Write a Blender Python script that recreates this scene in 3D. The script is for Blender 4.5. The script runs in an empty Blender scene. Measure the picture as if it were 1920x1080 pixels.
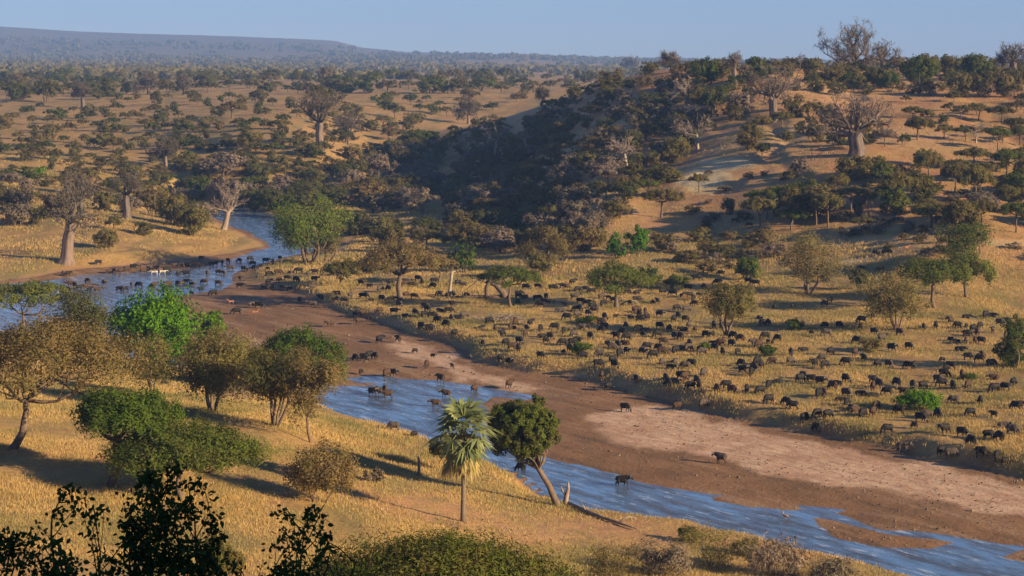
import bpy, math, random
import numpy as np

C = bpy.context.scene.collection
SC = bpy.context.scene

# ------------------------------------------------------------------ camera, sky, sun, exposure
F, HZ, K = 3850.0, 120.0, 1.15          # focal length in photo pixels, horizon row, metres per layout unit
CAMH = 40.0 * K
cam_d = bpy.data.cameras.new("camera")
cam = bpy.data.objects.new("camera", cam_d)
C.objects.link(cam)
cam.location = (0, 0, CAMH)
cam.rotation_euler = (math.radians(90), 0, 0)
cam_d.sensor_width = 36.0
cam_d.lens = 36.0 * F / 1920.0
cam_d.shift_y = -(540.0 - HZ) / 1920.0
cam_d.clip_start = 0.5
cam_d.clip_end = 40000
SC.camera = cam

SUN_EL, SUN_AZ = math.radians(17.0), math.radians(119.0)     # azimuth clockwise from the view direction
world = bpy.data.worlds.new("World")
SC.world = world
world.use_nodes = True
wn = world.node_tree
sky = wn.nodes.new("ShaderNodeTexSky")
sky.sky_type = 'NISHITA'
sky.sun_disc = False
sky.sun_elevation = SUN_EL
sky.sun_rotation = SUN_AZ
sky.altitude = 1500
sky.air_density = 1.0
sky.dust_density = 0.1
sky.ozone_density = 5.0
tint = wn.nodes.new("ShaderNodeMix"); tint.data_type = 'RGBA'; tint.blend_type = 'MULTIPLY'; tint.inputs[0].default_value = 1
wn.links.new(sky.outputs[0], tint.inputs[6]); tint.inputs[7].default_value = (.95, .87, 1.0, 1)
wn.links.new(tint.outputs[2], wn.nodes["Background"].inputs[0])
wn.nodes["Background"].inputs[1].default_value = 0.067
sun_d = bpy.data.lights.new("sun", 'SUN')
sun_d.energy = 5.0
sun_d.angle = math.radians(0.5)
sun_d.color = (1.0, 0.74, 0.43)
sun = bpy.data.objects.new("sun", sun_d)
C.objects.link(sun)
from mathutils import Vector
sv = Vector((math.sin(SUN_AZ) * math.cos(SUN_EL), math.cos(SUN_AZ) * math.cos(SUN_EL), math.sin(SUN_EL)))
sun.rotation_euler = sv.to_track_quat('Z', 'Y').to_euler()
SC.view_settings.view_transform = 'Standard'
SC.view_settings.look = 'None'
SC.view_settings.exposure = 1.22
HAZE = 1.15e-4
SC.view_settings.gamma = 1.0
SC.cycles.max_bounces = 5
SC.cycles.diffuse_bounces = 2
SC.cycles.glossy_bounces = 2
SC.cycles.transmission_bounces = 3
SC.cycles.transparent_max_bounces = 4
SC.cycles.volume_bounces = 0
SC.cycles.use_denoising = True
SC.cycles.use_adaptive_sampling = True

# ------------------------------------------------------------------ helpers
def tag(o, label=None, cat=None, group=None, kind=None):
    if label: o["label"] = label
    if cat: o["category"] = cat
    if group: o["group"] = group
    if kind: o["kind"] = kind
    return o

class MB:
    """collects vertices, faces and material indices"""
    def __init__(s):
        s.v, s.f4, s.f3, s.m4, s.m3, s.n = [], [], [], [], [], 0
    def add(s, v, quads=None, tris=None, mat=0):
        v = np.asarray(v, float).reshape(-1, 3)
        if quads is not None and len(quads):
            q = np.asarray(quads, int) + s.n
            s.f4.append(q); s.m4.append(np.full(len(q), mat))
        if tris is not None and len(tris):
            t = np.asarray(tris, int) + s.n
            s.f3.append(t); s.m3.append(np.full(len(t), mat))
        s.v.append(v); s.n += len(v)
    def data(s, name, mats, smooth=False):
        me = bpy.data.meshes.new(name)
        v = np.concatenate(s.v)
        q = np.concatenate(s.f4) if s.f4 else np.zeros((0, 4), int)
        t = np.concatenate(s.f3) if s.f3 else np.zeros((0, 3), int)
        mi = np.concatenate(s.m4 + s.m3)
        me.vertices.add(len(v)); me.vertices.foreach_set("co", v.astype(np.float32).ravel())
        me.loops.add(q.size + t.size)
        me.loops.foreach_set("vertex_index", np.concatenate([q.ravel(), t.ravel()]).astype(np.int32))
        me.polygons.add(len(q) + len(t))
        starts = np.concatenate([np.arange(len(q)) * 4, q.size + np.arange(len(t)) * 3]).astype(np.int32)
        me.polygons.foreach_set("loop_start", starts)
        for m in mats: me.materials.append(m)
        me.polygons.foreach_set("material_index", mi.astype(np.int32))
        me.polygons.foreach_set("use_smooth", np.full(len(q) + len(t), smooth))
        me.update(calc_edges=True)
        return me

def link(name, data, parent=None, loc=None):
    o = bpy.data.objects.new(name, data)
    C.objects.link(o)
    if parent: o.parent = parent
    if loc is not None: o.location = loc
    return o

def nrm(v):
    v = np.asarray(v, float); return v / (np.linalg.norm(v) + 1e-9)

def tube(mb, pts, rad, n=6, mat=0, squash=None):
    pts = np.asarray(pts, float); k = len(pts)
    rad = np.asarray(rad, float)
    tan = np.gradient(pts, axis=0)
    tan /= np.linalg.norm(tan, axis=1)[:, None] + 1e-9
    ref = np.array([0.0, 0, 1]) if abs(tan[0][2]) < .9 else np.array([1.0, 0, 0])
    a = np.arange(n) * 2 * np.pi / n
    V = np.zeros((k, n, 3))
    u = nrm(np.cross(tan[0], ref))
    for i in range(k):
        u = u - tan[i] * np.dot(u, tan[i]); u = nrm(u)
        w = np.cross(tan[i], u)
        V[i] = pts[i] + rad[i] * (np.cos(a)[:, None] * u + np.sin(a)[:, None] * w)
    i, j = np.meshgrid(np.arange(k - 1), np.arange(n), indexing='ij')
    j2 = (j + 1) % n
    q = np.stack([i * n + j, i * n + j2, (i + 1) * n + j2, (i + 1) * n + j], -1).reshape(-1, 4)
    V = V.reshape(-1, 3)
    V = np.vstack([V, pts[0], pts[-1]])
    jj = np.arange(n); j3 = (jj + 1) % n
    t = np.vstack([np.stack([np.full(n, k * n), j3, jj], 1), np.stack([np.full(n, k * n + 1), (k - 1) * n + jj, (k - 1) * n + j3], 1)])
    mb.add(V, q, t, mat)

def leaves(mb, pos, L, Wd, rng, mat=0, flat=0.0, tri=False, out=None):
    """one small leaf-spray face at every position, turned at random"""
    n = len(pos)
    a = rng.normal(size=(n, 3)); a[:, 2] *= (1 - flat)
    if out is not None:                                          # sprays lie more or less along the clump's outer surface
        o = out / (np.linalg.norm(out, axis=1)[:, None] + 1e-9) + rng.normal(size=(n, 3)) * .42
        o /= np.linalg.norm(o, axis=1)[:, None]; a -= o * (a * o).sum(1)[:, None]
    a /= np.linalg.norm(a, axis=1)[:, None] + 1e-9
    b = rng.normal(size=(n, 3)); b[:, 2] *= (1 - flat)
    if out is not None: b = np.cross(o, a)
    b -= a * (a * b).sum(1)[:, None]
    b /= np.linalg.norm(b, axis=1)[:, None] + 1e-9
    l = L * rng.uniform(.6, 1.4, n)[:, None]; w = Wd * rng.uniform(.6, 1.4, n)[:, None]
    if tri:
        V = np.stack([pos - b * w * .5, pos + b * w * .5, pos + a * l], 1)
        mb.add(V.reshape(-1, 3), None, np.arange(n * 3).reshape(-1, 3), mat)
    else:
        V = np.stack([pos - a * l * .5, pos + b * w * .5, pos + a * l * .5, pos - b * w * .5], 1)
        mb.add(V.reshape(-1, 3), np.arange(n * 4).reshape(-1, 4), None, mat)

def in_ball(n, rng, shell=.55):
    d = rng.normal(size=(n, 3)); d /= np.linalg.norm(d, axis=1)[:, None]
    r = np.where(rng.random(n) < shell, rng.uniform(.75, 1.05, n), rng.random(n) ** (1 / 3))
    return d * r[:, None]

# value noise on the plane
_r = np.random.default_rng(5)
_tab = _r.random((256, 256))
def vnoise(x, y):
    xi, yi = np.floor(x).astype(int), np.floor(y).astype(int)
    fx, fy = x - xi, y - yi
    fx = fx * fx * (3 - 2 * fx); fy = fy * fy * (3 - 2 * fy)
    g = lambda a, b: _tab[a & 255, b & 255]
    return (g(xi, yi) * (1 - fx) + g(xi + 1, yi) * fx) * (1 - fy) + (g(xi, yi + 1) * (1 - fx) + g(xi + 1, yi + 1) * fx) * fy
def fbm(x, y, o=3):
    s, a, t = 0, 1, 0
    for i in range(o):
        s = s + a * vnoise(x * 2 ** i + 17 * i, y * 2 ** i + 31 * i); t += a; a *= .5
    return s / t

# ------------------------------------------------------------------ the lie of the land
def at_z(px, py, z):            # ground point of a known height
    Y = F * (CAMH - z) / (py - HZ)
    return ((px - 960) / F * Y, Y, z)
def at_y(px, py, Y):            # ground point at a known distance
    Y = Y * K
    return ((px - 960) / F * Y, Y, CAMH - (py - HZ) / F * Y)

ctrl = []
for x, y, z in [(0, -30, 38), (0, 4, 37.8), (-25, 4, 38), (25, 4, 37.5), (0, 17, 33.5), (-10, 17, 33), (10, 30, 29), (-10, 30, 29), (0, 55, 22), (-20, 60, 21.5), (20, 60, 20), (0, 80, 15), (-25, 85, 15),
                (0, 100, 10.5), (-35, 100, 12.5), (35, 100, 8.5), (0, 125, 6), (-45, 120, 10), (60, 125, 4.5), (-60, 60, 24), (60, 60, 19)]:
    ctrl.append((x * K, y * K, z * K))
for px, py, z in [(20, 840, 9), (207, 910, 8), (0, 1000, 9), (400, 900, 7), (300, 1000, 8), (515, 798, 6), (583, 828, 5.2), (640, 800, 3.2), (700, 860, 3.6), (868, 975, 4), (1040, 940, 1.8),
                  (1000, 1050, 4), (1300, 1040, 2.3), (1500, 1060, 1.8), (1700, 1120, 1.8), (300, 720, 3.6), (100, 700, 5), (0, 650, 4), (100, 760, 7), (450, 760, 5.0), (-300, 800, 10), (2200, 1300, 3),
                  (200, 690, 3), (560, 760, 3.2), (850, 860, 2.2), (960, 915, 2.0),
                  (1920, 860, 1.9), (1500, 770, 1.9), (1280, 725, 1.9), (1000, 650, 1.8), (800, 590, 1.6), (700, 560, 1.5), (600, 520, 1.2), (1700, 700, 2.2), (1300, 620, 2.2), (1000, 560, 2.1), (1900, 640, 2.8),
                  (1600, 600, 2.9), (1300, 540, 2.6), (1000, 520, 2.4), (850, 500, 2.0), (2200, 800, 2.7), (2200, 650, 3), (700, 480, 1.6),
                  (123, 493, 1.6), (0, 500, 1.5), (240, 410, 5), (420, 430, 1.0), (300, 460, 2), (-300, 500, 2), (30, 450, 3)]:
    ctrl.append(at_z(px, py, z * K))
for px, py, Y in [(1300, 500, 368), (1300, 450, 395), (1350, 420, 410), (1400, 330, 435), (1280, 338, 442), (1262, 350, 440), (1330, 340, 438), (1300, 368, 431), (1230, 380, 432), (1600, 292, 440), (1600, 200, 525), (1600, 140, 640), (1700, 125, 700),
                  (1900, 135, 640), (1900, 300, 440), (1900, 450, 365), (1900, 560, 325), (1750, 420, 378), (1750, 500, 345), (1600, 430, 385), (1600, 520, 350), (1450, 225, 500), (1377, 160, 560), (1300, 140, 610), (1450, 122, 680),
                  (2200, 135, 640), (2200, 300, 440), (2200, 560, 325),
                  (1200, 140, 640), (1100, 170, 660), (1000, 210, 680), (900, 237, 700), (800, 265, 720), (700, 292, 720), (1180, 430, 407), (1000, 425, 470), (850, 420, 490), (760, 400, 525), (680, 370, 575),
                  (1000, 320, 570), (1000, 260, 630), (900, 330, 620), (900, 270, 680), (1100, 335, 480), (1100, 250, 560), (1150, 300, 490), (1150, 380, 430), (1200, 220, 550), (1250, 230, 540), (1250, 320, 470), (800, 330, 640), (1300, 280, 490), (1350, 250, 500),
                  (0, 400, 470), (300, 330, 600), (450, 382, 570), (380, 372, 575), (340, 380, 570), (540, 375, 580), (0, 300, 600), (300, 280, 650), (598, 275, 640), (500, 340, 590), (300, 230, 760), (600, 230, 745), (0, 230, 760), (300, 180, 1000), (600, 180, 1000), (900, 190, 950),
                  (0, 180, 1000), (1000, 170, 1100), (300, 150, 1700), (900, 150, 1700), (1500, 150, 1700), (-300, 230, 760), (-300, 400, 470), (2200, 150, 1700), (-300, 150, 1700)]:
    ctrl.append(at_y(px, py, Y))
for px, Y, z in [(900, 800, 15), (1100, 770, 25), (1300, 800, 30), (1600, 900, 31), (1900, 900, 31), (700, 800, 17.5), (1500, 1200, 28), (2200, 900, 31)]:
    ctrl.append(((px - 960) / F * Y * K, Y * K, z * K))
ctrl = np.array(ctrl)

def wcoord(X, Y):
    Yc = np.maximum(Y + 60, 20)
    return np.stack([X / Yc * 5.0, np.log(Yc) * 1.6], -1)
_P = wcoord(ctrl[:, 0], ctrl[:, 1])
def _tps(d2): return np.where(d2 > 0, d2 * np.log(d2 + 1e-12), 0)
_n = len(ctrl)
_A = np.zeros((_n + 3, _n + 3))
_A[:_n, :_n] = _tps(((_P[:, None] - _P[None]) ** 2).sum(-1)) + np.eye(_n) * 0.004
_A[:_n, _n] = 1; _A[:_n, _n + 1:] = _P; _A[_n, :_n] = 1; _A[_n + 1:, :_n] = _P.T
_w = np.linalg.solve(_A, np.concatenate([ctrl[:, 2], np.zeros(3)]))
def base_z(X, Y):
    shp = X.shape; X = X.ravel(); Y = Y.ravel(); out = np.zeros(len(X))
    for i in range(0, len(X), 40000):
        p = wcoord(X[i:i + 40000], np.minimum(Y[i:i + 40000], 2400))
        d = _tps(((p[:, None] - _P[None]) ** 2).sum(-1))
        out[i:i + 40000] = d @ _w[:_n] + _w[_n] + p @ _w[_n + 1:]
    return out.reshape(shp)

def poly(px): return np.array([at_z(x, y, 0)[:2] for x, y in px])
RIGHT = [(2300, 1010), (2100, 955), (1913, 903), (1770, 874), (1700, 859), (1600, 841), (1480, 815), (1430, 805), (1350, 792), (1280, 777), (1230, 761), (1150, 742), (1060, 719), (960, 696), (900, 681), (820, 650), (740, 619), (660, 597), (600, 575), (540, 551), (490, 540), (448, 524), (468, 506), (520, 494), (560, 487), (620, 478)]
UPPER = [(640, 455), (600, 430), (540, 415), (520, 404), (430, 386), (350, 378)]
LEFT = [(330, 386), (400, 410), (440, 427), (480, 450), (488, 464), (440, 476), (370, 489), (290, 497), (180, 507), (130, 512), (60, 522), (-100, 542), (-250, 560)]
NEAR = [(-250, 625), (0, 633), (100, 655), (230, 680), (330, 706), (450, 726), (560, 750), (640, 788), (700, 812), (800, 840), (930, 872), (990, 905), (1050, 945), (1150, 968), (1250, 985), (1330, 990), (1400, 1000), (1480, 1015), (1600, 1045), (1700, 1070), (1850, 1112), (2100, 1165), (2300, 1200)]
BED = poly(RIGHT + UPPER + LEFT + NEAR)
BW = np.array([3.0] * (len(RIGHT) - 6) + [6.0] * 6 + [7.0] * len(UPPER) + [9.0] * len(LEFT) + [5.0] * len(NEAR)) * K
WATERS = [poly([(1040, 860), (1100, 872), (1160, 890), (1230, 908), (1300, 920), (1400, 941), (1480, 949), (1570, 951), (1540, 958), (1630, 981), (1700, 985), (1800, 1001), (1920, 1022), (2300, 1090), (2300, 1230), (2100, 1200), (1850, 1140), (1700, 1095), (1600, 1066), (1480, 1033), (1400, 1016), (1330, 1004), (1250, 1000), (1150, 984), (1050, 962), (980, 915), (920, 880), (800, 850), (700, 822), (630, 795), (560, 760), (450, 735), (640, 716), (700, 722), (760, 712), (860, 720), (940, 735), (1022, 748), (1000, 757), (940, 750), (925, 765), (930, 800), (965, 835)]),
          poly([(-250, 555), (-100, 540), (60, 528), (140, 518), (200, 514), (300, 507), (400, 497), (440, 482), (490, 466), (470, 440), (400, 408), (330, 384), (430, 384), (520, 402), (545, 418), (600, 440), (600, 470), (560, 478), (520, 488), (478, 500), (445, 513), (440, 530), (420, 543), (340, 553), (260, 575), (240, 610), (300, 660), (420, 705), (520, 735), (600, 770), (400, 735), (230, 700), (100, 665), (0, 645), (-250, 640)]),
          poly([(655, 707), (700, 702), (760, 710), (850, 716), (760, 719), (690, 716)])]
ISLES = [poly([(1335, 932), (1400, 944), (1470, 949), (1495, 954), (1470, 961), (1400, 954), (1345, 942)]), poly([(1495, 968), (1560, 976), (1640, 988), (1740, 1000), (1790, 1012), (1740, 1021), (1640, 1016), (1570, 1003), (1520, 984)]),
         poly([(1870, 1035), (1920, 1028), (1990, 1040), (1920, 1046)]),
         poly([(150, 536), (185, 534), (180, 541), (150, 542)])]

def sdf(P, X, Y):
    """signed distance to a closed polygon, negative inside; and the nearest edge"""
    best = np.full(X.shape, 1e18); idx = np.zeros(X.shape, int); ins = np.zeros(X.shape, bool)
    n = len(P)
    for i in range(n):
        a, b = P[i], P[(i + 1) % n]
        ex, ey = b - a
        t = np.clip(((X - a[0]) * ex + (Y - a[1]) * ey) / (ex * ex + ey * ey + 1e-9), 0, 1)
        d = (X - a[0] - t * ex) ** 2 + (Y - a[1] - t * ey) ** 2
        m = d < best; best[m] = d[m]; idx[m] = i
        c = (a[1] > Y) != (b[1] > Y)
        ins ^= c & (X < (b[0] - a[0]) * (Y - a[1]) / (b[1] - a[1] + 1e-12) + a[0])
    d = np.sqrt(best)
    return np.where(ins, -d, d), idx

CREST = np.array([(-900, 36), (-400, 40), (0, 48), (160, 59), (300, 63), (400, 66), (560, 72), (630, 76), (680, 89), (760, 97), (900, 100), (1000, 104), (1100, 109), (1200, 112), (1500, 115), (2400, 116)])
def far_z(X, Y):
    px = X / np.maximum(Y, 1) * F + 960
    crest = np.interp(px, CREST[:, 0], CREST[:, 1]) + 1.6 * (fbm(px / 60, px * 0 + 3.3) - .5)
    foot = np.maximum(108, crest + 5)
    yk = [1700 * K, 3200, 6500, 9500]
    p0 = 150.0 + 0 * px; p1 = 136 - np.clip((500 - px) / 500, 0, 1) * 6
    py = np.where(Y < yk[1], p0 + (p1 - p0) * (Y - yk[0]) / (yk[1] - yk[0]),
         np.where(Y < yk[2], p1 + (foot - p1) * (Y - yk[1]) / (yk[2] - yk[1]), foot + (crest - foot) * (np.clip((Y - yk[2]) / (yk[3] - yk[2]), 0, 1)) ** .8))
    z = CAMH - (py - HZ) / F * Y
    zc = CAMH - (crest - HZ) / F * yk[3]
    return np.where(Y > yk[3], zc - (Y - yk[3]) * .12, z)

def ground_z(X, Y, full=False):
    X = np.asarray(X, float); Y = np.asarray(Y, float)
    zb = base_z(X, Y)
    ft = np.clip((Y - 1300 * K) / (500 * K), 0, 1); ft = ft * ft * (3 - 2 * ft)
    if (ft > 0).any(): zb = zb * (1 - ft) + far_z(X, np.maximum(Y, 1500 * K)) * ft
    amp = np.clip((Y - 90) / 250, 0, 1)
    zb = zb + amp * (.9 * (fbm(X / 22, Y / 26) - .5) + .35 * (fbm(X / 5 + 40, Y / 6) - .5)) + np.clip(Y / 200, 0, 1) * .12 * (vnoise(X / 1.3, Y / 1.3) - .5)
    # gullies on the right hill
    hill = np.clip((zb - 6) / 12, 0, 1) * np.clip((X + 20) / 50, 0, 1) * np.clip((900 - Y) / 150, 0, 1)
    zb = zb - hill * 2.2 * np.maximum(0, .5 - np.abs(fbm(X / 30 + 9, Y / 60 + 2) - .5) * 6)
    bed = np.full(X.shape, 1e3); wet = np.full(X.shape, 1e3)
    m = (X > -190) & (X < 210) & (Y > 120) & (Y < 800)
    if m.any():
        x, y = X[m], Y[m]
        jx = x + 4.4 * (fbm(x / 13, y / 21, 4) - .5) * 1.3; jy = y + 7 * (fbm(x / 13 + 77, y / 21 + 3, 4) - .5) * 1.3
        d, e = sdf(BED, jx, jy)
        dw = np.minimum.reduce([sdf(P, jx, jy)[0] for P in WATERS])
        for P in ISLES: dw = np.maximum(dw, -sdf(P, jx, jy)[0])
        dw = dw + 1.1 * (fbm(x / 3.5 + 5, y / 9) - .5)
        zbm = np.maximum(zb[m], 1.15 + .25 * (fbm(x / 9, y / 9)))
        zin = np.clip(dw * .06, -.35, .32) + .10 * (fbm(x / 1.2, y / 1.5) - .5) * np.clip(dw, 0, 1)
        w = BW[e]
        t = np.clip(d / w, 0, 1); t = t * t * (3 - 2 * t)
        r = zin + (zbm - zin) * t
        r = np.where(d <= 0, zin + np.clip(1 + d / 3, 0, 1) * .12, np.maximum(r, zin))
        zb = zb.copy(); zb[m] = r; bed[m] = d; wet[m] = dw
    return (zb, bed, wet) if full else zb

def hit(px, py):
    """where the line of sight of a photo point meets the ground"""
    px = np.atleast_1d(np.asarray(px, float)); py = np.atleast_1d(np.asarray(py, float))
    Ys = np.geomspace(120, 8000, 420)
    Yg = np.repeat(Ys[None], len(px), 0)
    Xg = (px[:, None] - 960) / F * Yg
    Z = ground_z(Xg, Yg) - (CAMH - (py[:, None] - HZ) / F * Yg)
    hitm = Z > 0
    k = np.where(hitm.any(1), hitm.argmax(1), len(Ys) - 1); k = np.maximum(k, 1)
    i = np.arange(len(px))
    z0, z1 = Z[i, k - 1], Z[i, k]
    t = np.clip(-z0 / (z1 - z0 + 1e-9), 0, 1)
    Y = Ys[k - 1] + t * (Ys[k] - Ys[k - 1]); X = (px - 960) / F * Y
    return X, Y, ground_z(X, Y)

# ------------------------------------------------------------------ materials
def new_mat(name):
    m = bpy.data.materials.new(name); m.use_nodes = True
    nt = m.node_tree; nt.nodes.clear()
    return m, nt, nt.nodes.new("ShaderNodeOutputMaterial")
def N(nt, t, **kw):
    n = nt.nodes.new(t)
    for k, v in kw.items(): setattr(n, k, v)
    return n
def mixc(nt, fac, a, b):
    n = N(nt, "ShaderNodeMix", data_type='RGBA')
    for sock, val in ((n.inputs[0], fac), (n.inputs[6], a), (n.inputs[7], b)):
        if isinstance(val, (int, float)): sock.default_value = val
        elif isinstance(val, tuple): sock.default_value = (*val, 1)
        else: nt.links.new(val, sock)
    return n.outputs[2]
def noise(nt, co, scale, detail=3, rough=.55):
    n = N(nt, "ShaderNodeTexNoise"); n.inputs["Scale"].default_value = scale
    n.inputs["Detail"].default_value = detail; n.inputs["Roughness"].default_value = rough
    nt.links.new(co, n.inputs["Vector"]); return n.outputs[0]
def ramp(nt, fac, a, b):
    n = N(nt, "ShaderNodeMapRange"); n.inputs[1].default_value = a; n.inputs[2].default_value = b
    nt.links.new(fac, n.inputs[0]); return n.outputs[0]
def math_(nt, op, a, b):
    n = N(nt, "ShaderNodeMath", operation=op)
    for s, v in ((n.inputs[0], a), (n.inputs[1], b)):
        if isinstance(v, (int, float)): s.default_value = v
        else: nt.links.new(v, s)
    return n.outputs[0]

def leaf_mat(name, a, b, trans=.3, dry=None, clump=.5):
    m, nt, out = new_mat(name)
    geo = N(nt, "ShaderNodeNewGeometry"); oi = N(nt, "ShaderNodeObjectInfo"); tc = N(nt, "ShaderNodeTexCoord")
    c = mixc(nt, geo.outputs["Random Per Island"], a, b)
    if dry is not None:
        n1 = ramp(nt, noise(nt, tc.outputs["Object"], clump, 2), .42, .68)
        c = mixc(nt, n1, c, dry)
    hsv = N(nt, "ShaderNodeHueSaturation")
    nt.links.new(c, hsv.inputs["Color"])
    nt.links.new(math_(nt, 'ADD', math_(nt, 'MULTIPLY', oi.outputs["Random"], .5), .75), hsv.inputs["Value"])
    nt.links.new(math_(nt, 'ADD', math_(nt, 'MULTIPLY', oi.outputs["Random"], -.03), .515), hsv.inputs["Hue"])
    d = N(nt, "ShaderNodeBsdfDiffuse"); t = N(nt, "ShaderNodeBsdfTranslucent"); mx = N(nt, "ShaderNodeMixShader")
    nt.links.new(hsv.outputs[0], d.inputs[0]); nt.links.new(hsv.outputs[0], t.inputs[0])
    mx.inputs[0].default_value = trans
    nt.links.new(d.outputs[0], mx.inputs[1]); nt.links.new(t.outputs[0], mx.inputs[2]); nt.links.new(mx.outputs[0], out.inputs[0])
    return m

def solid_mat(name, a, b, scale=2.0, rough=.85, stretch=(1, 1, 1), bump=.3):
    m, nt, out = new_mat(name)
    tc = N(nt, "ShaderNodeTexCoord"); mp = N(nt, "ShaderNodeMapping"); mp.inputs["Scale"].default_value = stretch
    nt.links.new(tc.outputs["Object"], mp.inputs[0])
    nz = noise(nt, mp.outputs[0], scale, 5, .65)
    c = mixc(nt, ramp(nt, nz, .3, .7), a, b)
    p = N(nt, "ShaderNodeBsdfPrincipled"); p.inputs["Roughness"].default_value = rough
    p.inputs["Specular IOR Level"].default_value = .2
    nt.links.new(c, p.inputs["Base Color"])
    bm = N(nt, "ShaderNodeBump"); bm.inputs["Strength"].default_value = bump; bm.inputs["Distance"].default_value = .08
    nt.links.new(nz, bm.inputs["Height"]); nt.links.new(bm.outputs[0], p.inputs["Normal"])
    nt.links.new(p.outputs[0], out.inputs[0])
    return m

M = {}
M['olive'] = leaf_mat("olive_foliage", (.115, .118, .034), (.235, .21, .066), .48, (.20, .15, .062))
M['brown'] = leaf_mat("dry_foliage", (.125, .098, .04), (.235, .18, .075), .42, (.13, .115, .035))
M['green'] = leaf_mat("green_foliage", (.062, .10, .018), (.14, .165, .034), .45, (.125, .125, .036))
M['dark'] = leaf_mat("dark_foliage", (.078, .096, .03), (.16, .16, .052), .46, (.14, .12, .05))
M['bright'] = leaf_mat("bright_foliage", (.06, .15, .008), (.16, .29, .022), .35)
M['lush'] = leaf_mat("lush_foliage", (.05, .10, .014), (.13, .19, .028), .35, (.11, .12, .03))
M['grey'] = leaf_mat("grey_twigs", (.12, .098, .07), (.23, .185, .135), .2)
M['low'] = leaf_mat('mottled_foliage', (.055, .085, .014), (.14, .155, .034), .4, (.13, .105, .04), .9)
M['baobab_dark'] = solid_mat('dark_baobab_bark', (.055, .045, .04), (.17, .135, .115), 1.8, stretch=(1.8, 1.8, .1), bump=.8)
M['twig'] = leaf_mat('baobab_twigs', (.085, .070, .056), (.165, .135, .105), .0)
M['fresh'] = leaf_mat('fresh_acacia_foliage', (.07, .125, .016), (.16, .21, .034), .42, (.13, .15, .035))
M['shade'] = leaf_mat("evergreen_leaves", (.026, .05, .014), (.075, .12, .034), .25)
M['bark'] = solid_mat("thorn_bark", (.07, .05, .038), (.19, .14, .10), 3.0, stretch=(1, 1, .25))
M['baobab'] = solid_mat("baobab_bark", (.095, .07, .058), (.24, .175, .14), 1.6, stretch=(1.6, 1.6, .12), bump=.6)
M['pale'] = solid_mat("pale_bark", (.20, .165, .125), (.38, .33, .26), 2.0, stretch=(1, 1, .3))
M['palmbark'] = solid_mat("palm_bark", (.09, .075, .06), (.19, .155, .125), 6, stretch=(.5, .5, 3))
M['frond'] = leaf_mat("palm_frond", (.12, .16, .065), (.26, .29, .13), .3)
M['frond_old'] = leaf_mat("dry_palm_frond", (.22, .19, .07), (.42, .34, .14), .3)
M['wood'] = solid_mat("weathered_wood", (.13, .10, .08), (.34, .27, .21), 3.0, stretch=(1, 1, .4))
M['hide_black'] = solid_mat("black_hide", (.008, .007, .007), (.02, .017, .015), 4, .7)
M['hide_brown'] = solid_mat("brown_hide", (.035, .02, .012), (.075, .045, .028), 4, .8)
M['hide_dusty'] = solid_mat("dusty_hide", (.045, .036, .03), (.095, .076, .06), 4, .9)
M['horn'] = solid_mat("horn", (.06, .052, .045), (.16, .14, .115), 8, .5)
M['hide_red'] = solid_mat("red_coat", (.26, .10, .045), (.36, .16, .075), 5, .8)
M['white'] = solid_mat("white_feathers", (.7, .7, .68), (.85, .84, .8), 9, .7)
M['tan_bird'] = solid_mat("tan_feathers", (.22, .13, .09), (.38, .27, .2), 9, .7)

def zebra_mat():
    m, nt, out = new_mat("striped_coat")
    tc = N(nt, "ShaderNodeTexCoord"); w = N(nt, "ShaderNodeTexWave"); w.inputs["Scale"].default_value = 1.9; w.inputs["Distortion"].default_value = 1.2
    nt.links.new(tc.outputs["Object"], w.inputs[0])
    c = mixc(nt, ramp(nt, w.outputs["Fac"], .6, .78), (.72, .65, .52), (.03, .025, .02))
    p = N(nt, "ShaderNodeBsdfPrincipled"); p.inputs["Roughness"].default_value = .7
    nt.links.new(c, p.inputs[0]); nt.links.new(p.outputs[0], out.inputs[0]); return m
M['zebra'] = zebra_mat()

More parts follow.
